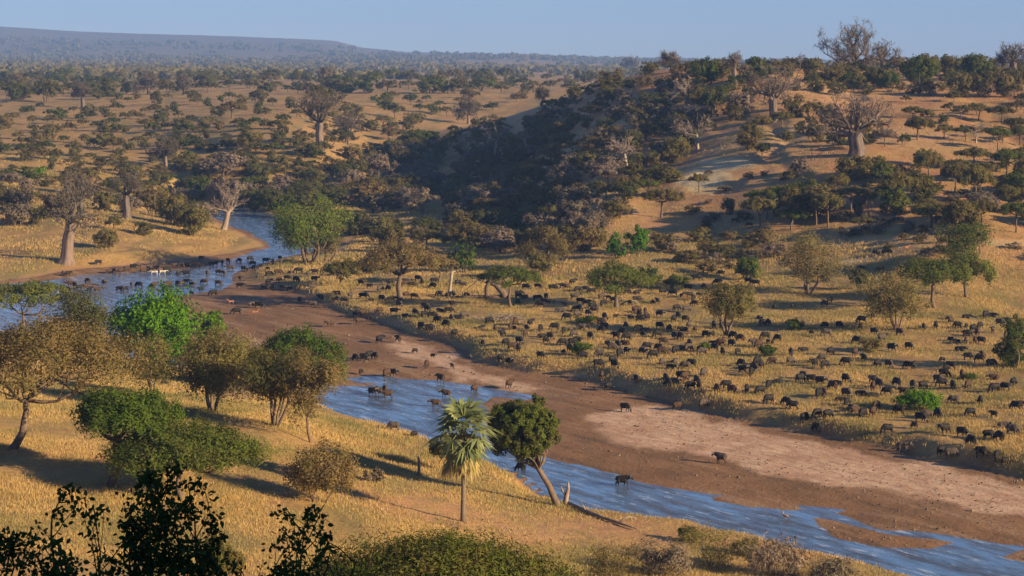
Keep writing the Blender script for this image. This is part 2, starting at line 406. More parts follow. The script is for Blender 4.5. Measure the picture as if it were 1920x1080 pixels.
def ground_mat():
    m, nt, out = new_mat("savanna_ground")
    geo = N(nt, "ShaderNodeNewGeometry"); P = geo.outputs["Position"]
    at = N(nt, "ShaderNodeAttribute"); at.attribute_name = "zone"
    sp = N(nt, "ShaderNodeSeparateColor"); nt.links.new(at.outputs["Color"], sp.inputs[0])
    sand, wet, soil = sp.outputs
    big = noise(nt, P, .013, 4); mid = noise(nt, P, .11, 4, .6); fine = noise(nt, P, 1.6, 4, .7)
    mp = N(nt, "ShaderNodeMapping"); mp.inputs["Scale"].default_value = (.5, .12, .5); nt.links.new(P, mp.inputs[0])
    band = noise(nt, mp.outputs[0], .25, 4, .6)
    g = mixc(nt, ramp(nt, mid, .35, .65), (.47, .295, .105), (.33, .195, .065))
    g = mixc(nt, ramp(nt, band, .47, .62), g, (.235, .185, .065))
    g = mixc(nt, math_(nt, 'MULTIPLY', ramp(nt, fine, .42, .66), .75), g, (.22, .14, .055))
    so = mixc(nt, ramp(nt, mid, .4, .65), (.46, .245, .10), (.36, .17, .07))
    so = mixc(nt, math_(nt, 'MULTIPLY', ramp(nt, fine, .5, .7), .6), so, (.30, .19, .10))
    so = mixc(nt, ramp(nt, big, .45, .7), so, (.50, .34, .17))
    sl = math_(nt, 'ADD', soil, math_(nt, 'MULTIPLY', math_(nt, 'SUBTRACT', mid, .5), 1.2))
    so = mixc(nt, math_(nt, 'MULTIPLY', ramp(nt, noise(nt, P, .35, 5, .7), .5, .66), .65), so, (.21, .145, .085))
    c = mixc(nt, ramp(nt, sl, .4, .62), g, so)
    mr = N(nt, "ShaderNodeMapping"); mr.inputs["Rotation"].default_value = (0, 0, .99); nt.links.new(P, mr.inputs[0])
    mp2 = N(nt, "ShaderNodeMapping"); mp2.inputs["Scale"].default_value = (.4, 1.2, 1); nt.links.new(mr.outputs[0], mp2.inputs[0])
    mp3 = N(nt, "ShaderNodeMapping"); mp3.inputs["Scale"].default_value = (.05, .4, 1); nt.links.new(mr.outputs[0], mp3.inputs[0])
    streak = noise(nt, mp3.outputs[0], .8, 5, .65)
    peb = noise(nt, mp2.outputs[0], .8, 8, .78)
    sd = mixc(nt, ramp(nt, peb, .40, .64), (.56, .385, .245), (.33, .20, .115)); sd = mixc(nt, ramp(nt, mid, .5, .7), sd, (.36, .205, .12))
    mu = mixc(nt, ramp(nt, mid, .35, .65), (.25, .135, .062), (.165, .092, .042))
    mu = mixc(nt, math_(nt, 'MULTIPLY', ramp(nt, peb, .5, .7), .5), mu, (.11, .07, .04)); mu = mixc(nt, math_(nt, 'MULTIPLY', ramp(nt, streak, .5, .62), .7), mu, (.30, .19, .105)); mu = mixc(nt, math_(nt, 'MULTIPLY', ramp(nt, streak, .42, .32), .7), mu, (.10, .068, .04))
    bedc = mixc(nt, wet, sd, mu)
    c = mixc(nt, math_(nt, 'SUBTRACT', 1.0, at.outputs['Alpha']), c, mixc(nt, ramp(nt, fine, .4, .65), (.60, .49, .27), (.46, .35, .18)))
    sx = N(nt, 'ShaderNodeSeparateXYZ'); nt.links.new(P, sx.inputs[0])
    c = mixc(nt, math_(nt, 'MULTIPLY', ramp(nt, sx.outputs[1], 4500, 7000), .75), c, mixc(nt, ramp(nt, noise(nt, P, .006, 4, .7), .4, .6), (.10, .085, .045), (.17, .12, .06)))
    c = mixc(nt, sand, c, bedc)
    p = N(nt, "ShaderNodeBsdfPrincipled"); p.inputs["Roughness"].default_value = .9; p.inputs["Specular IOR Level"].default_value = .15
    nt.links.new(c, p.inputs["Base Color"])
    bm = N(nt, "ShaderNodeBump"); bm.inputs["Strength"].default_value = .7; bm.inputs["Distance"].default_value = .35
    h = math_(nt, 'ADD', math_(nt, 'MULTIPLY', fine, .6), math_(nt, 'MULTIPLY', peb, .4))
    nt.links.new(h, bm.inputs["Height"]); nt.links.new(bm.outputs[0], p.inputs["Normal"])
    nt.links.new(p.outputs[0], out.inputs[0])
    return m

def water_mat():
    m, nt, out = new_mat("river_water")
    geo = N(nt, "ShaderNodeNewGeometry"); r1 = N(nt, "ShaderNodeMapping"); r1.inputs["Rotation"].default_value = (0, 0, .99)
    nt.links.new(geo.outputs["Position"], r1.inputs[0])
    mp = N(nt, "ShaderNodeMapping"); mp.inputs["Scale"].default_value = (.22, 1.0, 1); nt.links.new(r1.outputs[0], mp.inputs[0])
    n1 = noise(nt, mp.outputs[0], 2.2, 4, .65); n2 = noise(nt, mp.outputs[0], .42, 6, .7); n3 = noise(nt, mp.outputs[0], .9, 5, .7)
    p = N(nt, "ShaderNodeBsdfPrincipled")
    c = mixc(nt, ramp(nt, n2, .4, .62), (.10, .18, .28), (.055, .075, .095))  # blue of the reflected sky painted into the base colour, darker in rippled patches
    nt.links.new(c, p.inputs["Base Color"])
    c = mixc(nt, math_(nt, 'MULTIPLY', ramp(nt, n3, .56, .68), .8), c, (.46, .54, .64))  # bright sky glints painted on as pale streaks along the flow
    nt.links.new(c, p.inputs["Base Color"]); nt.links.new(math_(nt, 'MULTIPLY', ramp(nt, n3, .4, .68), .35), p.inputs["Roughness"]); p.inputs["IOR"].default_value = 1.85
    bm = N(nt, "ShaderNodeBump"); bm.inputs["Distance"].default_value = .3
    nt.links.new(ramp(nt, n2, .38, .66), bm.inputs["Strength"])
    nt.links.new(n1, bm.inputs["Height"]); nt.links.new(bm.outputs[0], p.inputs["Normal"])
    nt.links.new(p.outputs[0], out.inputs[0])
    return m

# ------------------------------------------------------------------ ground sheet and water
def steps(spec):
    out = [spec[0][0]]
    for a, b, s in spec:
        n = max(1, int(round((b - a) / s))); out += list(np.linspace(a, b, n + 1)[1:])
    return out
xs = steps([(0, 130, .75), (130, 220, 1.5), (220, 420, 5), (420, 1000, 22), (1000, 5200, 140)])
xs = np.array([-x for x in xs[:0:-1]] + xs)
ys = np.array(steps([(-60, 150, 3), (150, 520, .8), (520, 820, 1.6), (820, 1300, 5), (1300, 2200, 18), (2200, 11500, 110)]))
GX, GY = np.meshgrid(xs, ys)
GZ, GD, GW = ground_z(GX, GY, True)
nx, ny = len(xs), len(ys)
i, j = np.meshgrid(np.arange(ny - 1), np.arange(nx - 1), indexing='ij')
q = np.stack([i * nx + j, i * nx + j + 1, (i + 1) * nx + j + 1, (i + 1) * nx + j], -1).reshape(-1, 4)
mb = MB(); mb.add(np.stack([GX, GY, GZ], -1), q)
gme = mb.data("ground", [ground_mat()], True)
ground = tag(link("ground", gme), "dry golden savanna with sandy riverbed, terrace, hill and far escarpment", None, None, "structure")
px_ = GX / np.maximum(GY, 1) * F + 960; py_ = HZ + (CAMH - GZ) / np.maximum(GY, 1) * F
zone = np.zeros((ny, nx, 4), np.float32); zone[..., 3] = 1
zone[..., 0] = np.clip(1 - (GD - .3) / .8, 0, 1)
GRAVEL = [poly([(1088, 788), (1140, 772), (1220, 768), (1290, 783), (1400, 806), (1500, 829), (1600, 852), (1800, 893), (1920, 915), (2300, 1000), (2300, 1075), (1920, 978), (1800, 950), (1700, 929), (1600, 915), (1500, 900), (1350, 873), (1280, 858), (1200, 846), (1130, 826)]),
          poly([(735, 636), (800, 652), (870, 682), (950, 716), (1010, 735), (960, 738), (880, 714), (800, 690), (745, 664)])]
gm = (GX > -190) & (GX < 210) & (GY > 120) & (GY < 800)
gx_, gy_ = GX[gm], GY[gm]
gj = (fbm(gx_ / 4, gy_ / 9, 4) - .5)
gd = np.minimum.reduce([sdf(P, gx_ + gj * 5, gy_ + gj * 9)[0] for P in GRAVEL])
wz = np.ones_like(GX); wz[gm] = np.clip(.5 + gd / 1.6, 0, 1)
zone[..., 1] = wz
hillm = np.clip((GZ - 4) / 5, 0, 1) * (GY > 330) * (GY < 1000) * np.clip((GX + 40) / 40, 0, 1)
bankm = np.clip(1 - (GD - 1) / 5, 0, 1) * .5
dry = np.exp(-(((GX - 6) / 28) ** 2 + ((GY - 165 * K) / 14) ** 2)) + np.exp(-(((GX + 38) / 26) ** 2 + ((GY - 168 * K) / 12) ** 2)) * .7
zone[..., 2] = np.clip(.22 + .33 * hillm + bankm * .6 + .35 * np.clip(dry, 0, 1) + .12 * (GY > 600), 0, 1)
pale = lambda px, py, a, b: np.clip(1.5 - 1.5 * (((px_ - px) / a) ** 2 + ((py_ - py) / b) ** 2) + (fbm(GX / 3, GY / 5) - .5) * 2, 0, 1) * (GY > 250) * (GY < 900)
zone[..., 3] = 1 - np.maximum.reduce([pale(1320, 335, 62, 30), pale(1360, 308, 60, 14) * .8, pale(1610, 490, 62, 8) * .7, pale(1500, 372, 50, 8) * .5, pale(1880, 455, 90, 8) * .4])
ca = gme.color_attributes.new("zone", 'FLOAT_COLOR', 'POINT')
ca.data.foreach_set("color", zone.ravel())

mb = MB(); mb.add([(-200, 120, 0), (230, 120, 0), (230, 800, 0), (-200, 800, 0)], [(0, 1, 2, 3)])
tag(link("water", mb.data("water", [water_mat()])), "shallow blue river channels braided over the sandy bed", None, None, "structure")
# ------------------------------------------------------------------ plant builders (unit-free, metres)
def limb(p0, p1, rng, bow=.18, k=5, up=.0):
    p0, p1 = np.asarray(p0, float), np.asarray(p1, float); L = np.linalg.norm(p1 - p0)
    t = np.linspace(0, 1, k)[:, None]
    off = rng.normal(size=3) * L * bow * .5; off[2] += up * L
    return p0 + (p1 - p0) * t + off * np.sin(t * np.pi) + rng.normal(size=(k, 3)) * L * .02 * np.sin(t * np.pi)

def make_acacia(H, W, th, seed, nleaf, ls, fork=.42, dome=.5, lean=(0, 0), nclump=14, skew=0.0, elong=2.6, thick=1.0, rough=.22):
    """flat-topped thorn tree: forked trunk, spreading limbs, layered feathery clumps"""
    rng = np.random.default_rng(seed); T = MB(); Cr = MB()
    fk = np.array([lean[0] * H * fork, lean[1] * H * fork, H * fork * rng.uniform(.9, 1.1)])
    r0 = .022 * H * thick + .05
    tube(T, limb((0, 0, -.4), fk, rng, .12, 6), np.linspace(r0 * 1.35, r0 * .8, 6), 7)
    R = W / 2
    cl = []
    for k in range(nclump):
        rr = math.sqrt((k + .5) / nclump) * .80; a = k * 2.39996 + rng.uniform(-.35, .35)
        z = H - th * .32 - th * dome * rr ** 2 * .8 - rng.uniform(0, rough) * th
        cl.append((np.array([lean[0] * H + skew * R * (1 - rr) + math.cos(a) * rr * R, lean[1] * H + math.sin(a) * rr * R, z]), R * rng.uniform(.28, .44), th * rng.uniform(.24, .40)))
    nm = 5; mains = []
    for k in range(nm):
        a = k * 2 * math.pi / nm + rng.uniform(-.4, .4)
        e = np.array([lean[0] * H * .8 + math.cos(a) * R * .42, lean[1] * H * .8 + math.sin(a) * R * .42, fk[2] + (H - th * .75 - fk[2]) * rng.uniform(.6, .95)])
        p = limb(fk, e, rng, .2, 5, -.05); mains.append((e, p))
        tube(T, p, np.linspace(r0 * .62, r0 * .32, 5), 5)
    for c, rx, rz in cl:
        e = min(mains, key=lambda m: np.linalg.norm(m[0] - c))
        st = e[1][rng.integers(2, 5)]
        tube(T, limb(st, c - [0, 0, rz * .3], rng, .2, 4, -.06), np.linspace(r0 * .3, r0 * .09, 4), 4)
    vol = np.array([rx * rx * rz for _, rx, rz in cl]) ** .7; cnt = (vol / vol.sum() * nleaf).astype(int)
    for (c, rx, rz), n in zip(cl, cnt):
        sub = 1 + n // 60                                       # tufts inside a clump, so light and dark break up
        tc_ = in_ball(sub, rng, .6) * [rx, rx, rz] * .85
        tc_[:, 2] = np.abs(tc_[:, 2]) * .8 - rz * .25
        pos = c + tc_[rng.integers(0, sub, n)] + in_ball(n, rng, .2) * [rx * .3, rx * .3, rz * .42]
        out_ = rng.random(n) < .08; pos[out_] += in_ball(int(out_.sum()), rng, .3) * [rx * .5, rx * .5, rz * .7]
        leaves(Cr, pos, ls * elong ** .5, ls / elong ** .5, rng, 0, .35, False, (pos - c) / [rx, rx, rz] + (pos - [c[0] * .3, c[1] * .3, H - th]) / [R, R, th] * .5)
    return T, Cr

def make_bush(H, W, seed, nleaf, ls, bottom=.12, stems=5, elong=1.8, nclump=16, loose=.0, leaning=(0, 0), thick=1.0):
    """rounded crown of many clumps on one or several stems"""
    rng = np.random.default_rng(seed); T = MB(); Cr = MB(); R = W / 2
    zc = H * (1 + bottom) / 2; hz = H * (1 - bottom) / 2
    d = in_ball(nclump, rng, .75)
    cl = []
    for v in d:
        s = rng.uniform(.36, .56)
        cl.append((np.array([v[0] * R * .72 + leaning[0], v[1] * R * .72 + leaning[1], zc + v[2] * hz * .72]), R * s, hz * s * 1.05))
    r0 = (.02 * H + .025) * thick
    nb = stems
    for k in range(nb):
        a = k * 6.283 / nb + rng.uniform(-.4, .4)
        tip = np.array([leaning[0] + math.cos(a) * R * .4, leaning[1] + math.sin(a) * R * .4, zc + hz * .1])
        b0 = np.array([math.cos(a) * r0 * 1.2 * (nb > 1), math.sin(a) * r0 * 1.2 * (nb > 1), -.3])
        p = limb(b0, tip, rng, .2, 6, 0)
        tube(T, p, np.linspace(r0, r0 * .35, 6), 6 if nb == 1 else 5)
        for c, rx, rz in cl[k::nb]:
            tube(T, limb(p[rng.integers(2, 6)], c, rng, .2, 4), np.linspace(r0 * .4, r0 * .1, 4), 4)
    vol = np.array([rx ** 1.5 for _, rx, rz in cl]); cnt = (vol / vol.sum() * nleaf).astype(int)
    for (c, rx, rz), n in zip(cl, cnt):
        sub = 1 + n // 45
        tcs = in_ball(sub, rng, .7) * [rx, rx, rz] * .9
        pos = c + tcs[rng.integers(0, sub, n)] + in_ball(n, rng, .2) * rx * (.32 + loose)
        out_ = rng.random(n) < .08; pos[out_] += in_ball(int(out_.sum()), rng, .3) * rx * .5
        leaves(Cr, pos, ls * elong ** .5, ls / elong ** .5, rng, 0, .1, False, (pos - c) / rx + (pos - [0, 0, zc - hz * .4]) / R * .5)
    return T, Cr

def make_bare(H, W, tr, seed, trunk_h=.5, flare=1.4, nprim=7, depth=4, lean=(0, 0), droop=.0, fine=1.0, fluted=False, twig=.05):
    """leafless tree: heavy tapering trunk and repeatedly forking limbs"""
    rng = np.random.default_rng(seed); T = MB(); B = MB()
    th = H * trunk_h
    zs = np.array([-.04, 0.03, .12, .3, .55, .8, 1.0]) * th
    rs = np.array([flare * 1.08, flare, 1.14, 1.0, .95, .92, .72]) * tr
    pts = np.stack([lean[0] * zs + .15 * tr * np.sin(zs), lean[1] * zs, zs], 1)
    if fluted:
        n = 22; a = np.arange(n) * 2 * np.pi / n; V = []
        for p, r in zip(pts, rs):
            f = 1 + .10 * np.cos(a * 5 + .5) + .05 * np.cos(a * 9 + 1.3)
            V.append(np.stack([p[0] + r * f * np.cos(a), p[1] + r * f * np.sin(a), np.full(n, p[2])], 1))
        V = np.concatenate(V); k = len(pts)
        i, j = np.meshgrid(np.arange(k - 1), np.arange(n), indexing='ij'); j2 = (j + 1) % n
        T.add(V, np.stack([i * n + j, i * n + j2, (i + 1) * n + j2, (i + 1) * n + j], -1).reshape(-1, 4))
        T.add(np.vstack([V[-n:], pts[-1] + [0, 0, tr * .3]]), None, np.stack([np.arange(n), (np.arange(n) + 1) % n, np.full(n, n)], 1))
    else:
        tube(T, pts, rs, 12)
    top = pts[-1]; R = W / 2
    def grow(p, d, L, r, dep):
        k = 4
        q = [p]; dd = d.copy()
        for s in range(k):
            dd = nrm(dd + rng.normal(size=3) * .2 + np.array([0, 0, (.05 - droop)])); q.append(q[-1] + dd * L / k)
        q = np.array(q); tube(B, q, np.linspace(r, r * .5, k + 1), 6 if dep >= 3 else (4 if dep > 1 else 3))
        if dep == 0: return
        nb = rng.integers(3, 5)
        for c in range(nb):
            f = rng.uniform(.35, 1.0) if c else 1.0
            s = q[min(k, int(f * k))]
            side = nrm(np.cross(dd, rng.normal(size=3)))
            nd = nrm(dd * .75 + side * rng.uniform(.5, .95) + np.array([0, 0, .12]))
            grow(s, nd, L * rng.uniform(.52, .72), max(r * rng.uniform(.4, .58), twig * .6), dep - 1)
    for k in range(nprim):
        a = k * 6.283 / nprim + rng.uniform(-.3, .3)
        el = rng.uniform(.05, .75) if k else 1.15
        d = np.array([math.cos(a) * math.cos(el), math.sin(a) * math.cos(el), math.sin(el)])
        reach = math.hypot(R * math.cos(el), (H - th) * math.sin(el) * 1.05)
        grow(top - np.array([0, 0, rng.uniform(0, .12) * th]) + d * tr * .3, d, reach * .56, tr * rng.uniform(.26, .44), depth)
    # finest twigs as slivers
    V = np.concatenate(B.v); n = int(900 * fine)
    pos = V[rng.integers(len(V) // 3, len(V), n)]
    leaves(B, pos, twig * 18, twig * .9, rng, 0, 0, True)
    return T, B

# ------------------------------------------------------------------ stock of shared meshes
STOCK = {}
def stock(key, parts, mats):
    names = [p[0] for p in parts]
    STOCK[key] = [(nm, mb_.data(key + "_" + nm, [M[mt]], sm)) for (nm, mb_, sm), mt in zip(parts, mats)]
def stock_one(key, T, Cr, mats):
    mb_ = MB()
    for b, mi in ((T, 0), (Cr, 1)):
        for v in [np.concatenate(b.v)]:
            q = np.concatenate(b.f4) if b.f4 else None; t = np.concatenate(b.f3) if b.f3 else None
            mb_.add(v, q, t, mi)
    STOCK[key] = mb_.data(key, [M[m] for m in mats])

NV = 4
LEAFSETS = ['olive', 'brown', 'green', 'dark', 'grey', 'lush', 'bright']
def add_slots(base, fn, sets):
    T, Cr = fn()
    STOCK[base] = {}
    return T, Cr
def family(prefix, builder, sets, one, n=NV):
    """n shapes of a kind, in each colour; the shape is shared, the colour is a slot on the object"""
    for s in range(n):
        T, Cr = builder(s)
        if one:
            stock_one(f"{prefix}{s}", T, Cr, ['bark', sets])
        else:
            stock(f"{prefix}{s}", [("trunk", T, True), ("crown", Cr, False)], ['bark', sets])

family("acacia_mid", lambda s: make_acacia(8, 10, 4.0 + .6 * (s % 3), 40 + s, 8000, .27, .36 + .04 * s, .5 + .2 * (s % 2), ((-1) ** s * .06, .03), 14 + 3 * (s % 2)), 'olive', False, 5)
family("bush_mid", lambda s: make_bush(5, 6, 60 + s, 6000, .26, .06 + .05 * (s % 3), 4, 1.8, 15), 'olive', False, 5)
family("acacia_far", lambda s: make_acacia(8, 10, 4.6 + .6 * (s % 3), 80 + s, 3400, .36, .3 + .03 * s, .9, ((-1) ** s * .05, 0), 11), 'olive', True, 5)
family("bush_far", lambda s: make_bush(5, 6, 100 + s, 2800, .29, .02 + .05 * (s % 3), 3, 1.8, 13), 'olive', True, 5)
for s in range(5):
    T, B = make_bare(9, 11, .42, 130 + s, .36 + .05 * (s % 3), 1.25, 5, 3, ((-1) ** s * .15, 0), .02, .8, False, .07)
    stock(f"bare{s}", [("trunk", T, True), ("branches", B, False)], ['pale', 'pale'])
for s in range(3):
    T, B = make_bare(14, 16, 1.15, 150 + s, .48, 1.4, 8, 4, (.05 * (s - 1), 0), .02, 1.6, True, .085)
    stock(f"baobab{s}", [("trunk", T, True), ("branches", B, False)], ['baobab', 'baobab'])
rng0 = np.random.default_rng(3)

def put(key, name, x, y, z, sx, sz, leafmat=None, trunkmat=None, rot=None):
    """a thing: trunk and crown under an Empty, or one mesh when it is only a few pixels tall"""
    st = STOCK[key]
    rot = rng0.uniform(0, 6.283) if rot is None else rot
    if isinstance(st, list):
        e = link(name, None); e.empty_display_size = .5
        e.location = (x, y, z - .05); e.rotation_euler = (0, 0, rot); e.scale = (sx, sx, sz)
        for nm, me in st:
            c = link(nm, me, e)
            mt = leafmat if nm in ("crown", "branches") else trunkmat
            if mt:
                c.material_slots[0].link = 'OBJECT'; c.material_slots[0].material = M[mt]
        return e
    o = link(name, st); o.location = (x, y, z - .05); o.rotation_euler = (0, 0, rot); o.scale = (sx, sx, sz)
    if leafmat:
        o.material_slots[1].link = 'OBJECT'; o.material_slots[1].material = M[leafmat]
    return o

def hero(name, parts, mats, loc, rot=0):
    e = link(name, None); e.location = loc; e.rotation_euler = (0, 0, rot)
    for (nm, mb_, sm), mt in zip(parts, mats): link(nm, mb_.data(name + "_" + nm, [M[mt]], sm), e)
    return e
def px_size(px, py):
    X, Y, Z = (float(v[0]) for v in hit(px, py)); return X, Y, Z, F / Y      # photo pixels per metre there

LAND = {}        # landmarks for wording: photo position -> phrase
def mark(phrase, px, py): LAND[phrase] = (px, py)
ITEMS = []       # things whose label is worked out from what stands near them
ORD = ["", "nearest", "second", "third", "fourth", "fifth", "sixth", "seventh", "eighth", "ninth", "tenth", "eleventh", "twelfth", "thirteenth", "fourteenth", "fifteenth", "sixteenth", "seventeenth", "eighteenth", "nineteenth", "twentieth"]

# ------------------------------------------------------------------ hero plants of the near bank
def acacia_hero(px, py, h, w, th, mat, label, seed, nleaf, ls, fork=.42, dome=.5, lean=(0, 0), nclump=20, skew=0, trunkmat='bark', thick=1.0):
    X, Y, Z, s = px_size(px, py)
    T, Cr = make_acacia(h / s, w / s, th / s, seed, nleaf, ls, fork, dome, lean, nclump, skew, 2.6, thick)
    e = hero("acacia_tree", [("trunk", T, True), ("crown", Cr, False)], [trunkmat, mat], (X, Y, Z))
    return tag(e, label, "tree", "thorn trees of the near bank")
def bush_hero(px, py, h, w, mat, label, seed, nleaf, ls, bottom=.1, stems=4, nclump=20, name="thorn_bush", cat="bush", elong=1.8, loose=0., leaning=(0, 0), thick=1.0, group="thorn bushes of the near bank", trunkmat='bark'):
    X, Y, Z, s = px_size(px, py)
    T, Cr = make_bush(h / s, w / s, seed, nleaf, ls, bottom, stems, elong, nclump, loose, leaning, thick)
    e = hero(name, [("trunk", T, True), ("crown", Cr, False)], [trunkmat, mat], (X, Y, Z))
    return tag(e, label, cat, group)

acacia_hero(18, 842, 275, 400, 150, 'brown', "large olive-brown umbrella acacia with a leaning forked trunk at the left edge", 11, 26000, .19, .36, .75, (.30, .03), 40, -.15, 'bark', .9)
mark("the large leaning umbrella acacia", 60, 760)
acacia_hero(207, 912, 214, 215, 125, 'fresh', "bright green feathery acacia with a short dark twin trunk", 12, 26000, .2, .42, .6, (.10, .03), 30, .1, 'bark', 1.2)
mark("the bright green feathery acacia", 215, 850)
acacia_hero(345, 935, 166, 300, 118, 'green', "low domed dark green acacia behind the leafy foreground shrubs", 13, 40000, .19, .35, .62, (0, 0), 36)
mark("the low domed dark green acacia", 345, 900)
bush_hero(290, 700, 158, 185, 'bright', "dense round tree of vivid bright green leaves beside the river", 14, 15000, .34, .08, 2, 34, "leafy_tree", "tree", 1.3, 0, (0, 0), 1.2, "leafy trees by the river")
mark("the vivid bright green tree", 290, 600)
bush_hero(385, 640, 55, 70, 'bright', "small vivid green leafy bush right of the round bright green tree", 15, 4000, .3, .05, 3, 12, "leafy_bush", "bush", 1.3, 0, (0, 0), 1, "leafy trees by the river")
bush_hero(140, 650, 95, 170, 'dark', "dark green thicket between the large umbrella acacia and the river pool", 16, 9000, .28, .0, 5, 20)
acacia_hero(40, 628, 118, 170, 62, 'green', "flat green umbrella acacia at the left edge in front of the river pool", 17, 9000, .28, .3, .7, (.1, 0), 14)
mark("the leftmost flat green acacia", 50, 560)
bush_hero(400, 772, 158, 180, 'olive', "broad rounded olive thorn tree with a dark hollow left of its trunk", 18, 17000, .22, .16, 3, 26, "acacia_tree", "tree", 2.2, .05, (0, 0), 1.2, "thorn trees of the near bank")
mark("the broad rounded olive thorn tree", 400, 720)
bush_hero(286, 740, 110, 110, 'olive', "thin wispy grey-green thorn tree below the vivid green tree", 19, 4200, .22, .2, 3, 14, "acacia_tree", "tree", 2.6, .2, (0, 0), .8, "thorn trees of the near bank")
acacia_hero(560, 740, 148, 190, 105, 'lush', "flat-domed green acacia overhanging the wet sand of the riverbed", 20, 13000, .24, .3, .8, (0, 0), 20)
mark("the green acacia over the riverbed", 560, 660)
bush_hero(515, 800, 150, 160, 'olive', "olive thorn tree with a reddish fan of bare stems", 21, 12000, .22, .36, 6, 22, "acacia_tree", "tree", 2.4, .08, (0, 0), .9, "thorn trees of the near bank")
mark("the reddish fan-stemmed thorn tree", 515, 760)
bush_hero(583, 830, 168, 125, 'brown', "thin grey-brown thorn tree with a single straight stem", 22, 7000, .2, .3, 1, 18, "acacia_tree", "tree", 2.8, .15, (0, 0), .8, "thorn trees of the near bank")
mark("the thin single-stemmed tree", 585, 780)
bush_hero(604, 942, 112, 140, 'brown', "round brown twiggy bush on a short leaning stem in dry grass", 23, 9000, .17, .14, 2, 20, "thorn_bush", "bush", 2.4, .1, (0, 0), .8)
mark("the round brown twiggy bush", 610, 890)
bush_hero(445, 690, 70, 110, 'grey', "pale grey leafless thicket by the edge of the wet sand", 24, 3500, .2, .0, 6, 14, "thorn_bush", "bush", 5, .2)
bush_hero(700, 905, 26, 46, 'grey', "low grey shrub near the dead post on the near bank", 25, 900, .16, .0, 4, 8, "thorn_bush", "bush", 4, .1)
bush_hero(838, 886, 72, 74, 'dark', "small dark green tree half hidden left of the fan palm", 26, 3800, .24, .45, 1, 12, "leafy_tree", "tree", 1.5, 0, (0, 0), 1.6, "leafy trees by the river")
# tree leaning over the channel
X, Y, Z, s = px_size(1046, 948)
rng = np.random.default_rng(31); T = MB(); Cr = MB()
p = np.array([(0, 0, -.3), (-.25, 0, .5), (-.9, 0, 2.0), (-1.9, 0, 3.6), (-2.6, 0, 4.7), (-3.0, 0, 5.7)]); tube(T, p, [.46, .36, .29, .25, .2, .14], 9)
tube(T, limb((-.5, .1, 1.0), (-1.6, .25, 3.5), rng, .05, 5), [.2, .17, .15, .13, .1], 7)
tube(T, limb((-1.6, .25, 3.4), (-3.2, .2, 5.6), rng, .1, 4), [.12, .1, .08, .05], 6)
cc = np.array([-3.4, 0, 7.6]); cls = []
for v in in_ball(60, rng, .75):
    c = cc + v * [3.15, 3.15, 2.5]; cls.append(c)
    tube(T, limb(p[rng.integers(3, 6)], c, rng, .2, 4), [.1, .07, .05, .02], 4)
    n = 850; sub = in_ball(12, rng, .7) * .95
    pp = c + sub[rng.integers(0, 12, n)] + in_ball(n, rng, .3) * .38; leaves(Cr, pp, .27, .15, rng, 0, 0, False, (pp - c) + (pp - cc) * .3)
tag(hero("leafy_tree", [("trunk", T, True), ("crown", Cr, False)], ['bark', 'green'], (X, Y, Z)), "round dark green tree on a leaning trunk over the blue channel", "tree", "leafy trees by the river")
mark("the leaning round tree", 1000, 860)
# dead snag at its foot, driftwood, posts
T = MB(); tube(T, [(0, 0, -.2), (.1, 0, .7), (.3, 0, 1.5), (.28, 0, 2.1)], [.3, .24, .17, .1], 7); tube(T, [(.1, 0, .7), (-.3, .1, 1.3), (-.45, .1, 1.7)], [.15, .1, .05], 6)
a = px_size(1060, 945); tag(link("tree_stump", T.data("tree_stump", [M['wood']], True), None, a[:3]), "short forked dead stump at the foot of the leaning tree", "stump")
T = MB(); r = np.random.default_rng(8)
P0 = px_size(1062, 946); pts = []
for qx, qy in [(1066, 948), (1100, 962), (1130, 974), (1160, 983), (1195, 995)]:
    b = px_size(qx, qy); pts.append((b[0] - P0[0], b[1] - P0[1], b[2] - P0[2] + .18))
tube(T, pts, [.17, .2, .15, .12, .05], 8)
tube(T, [pts[3], np.array(pts[3]) + [.9, .4, .5], np.array(pts[3]) + [1.6, .8, .3]], [.1, .07, .03], 6)
tube(T, [pts[1], np.array(pts[1]) + [-.4, .5, .5], np.array(pts[1]) + [-.6, 1.0, .9]], [.1, .06, .03], 6)
tag(link("driftwood_log", T.data("driftwood_log", [M['wood']], True), None, P0[:3]), "long grey driftwood log lying along the near bank below the leaning tree", "log")
T = MB(); tube(T, [(0, 0, -.2), (.05, 0, .8), (0, 0, 1.7), (-.06, 0, 2.0)], [.2, .15, .13, .07], 8); tube(T, [(0, 0, 1.2), (.2, 0, 1.5)], [.06, .03], 5)
a = px_size(785, 892); tag(link("dead_post", T.data("dead_post", [M['wood']], True), None, a[:3]), "lone dead grey trunk standing in dry grass left of the palm", "stump")
T = MB()
for k in range(9):
    b = px_size(1215 + k * 9, 985 + k * 3 + (k % 3) * 6); tube(T, limb((b[0], b[1], b[2] + .05), (b[0] + r.normal() * .8, b[1] + r.normal() * .8, b[2] + .25), r, .2, 4), [.06, .05, .04, .02], 5)

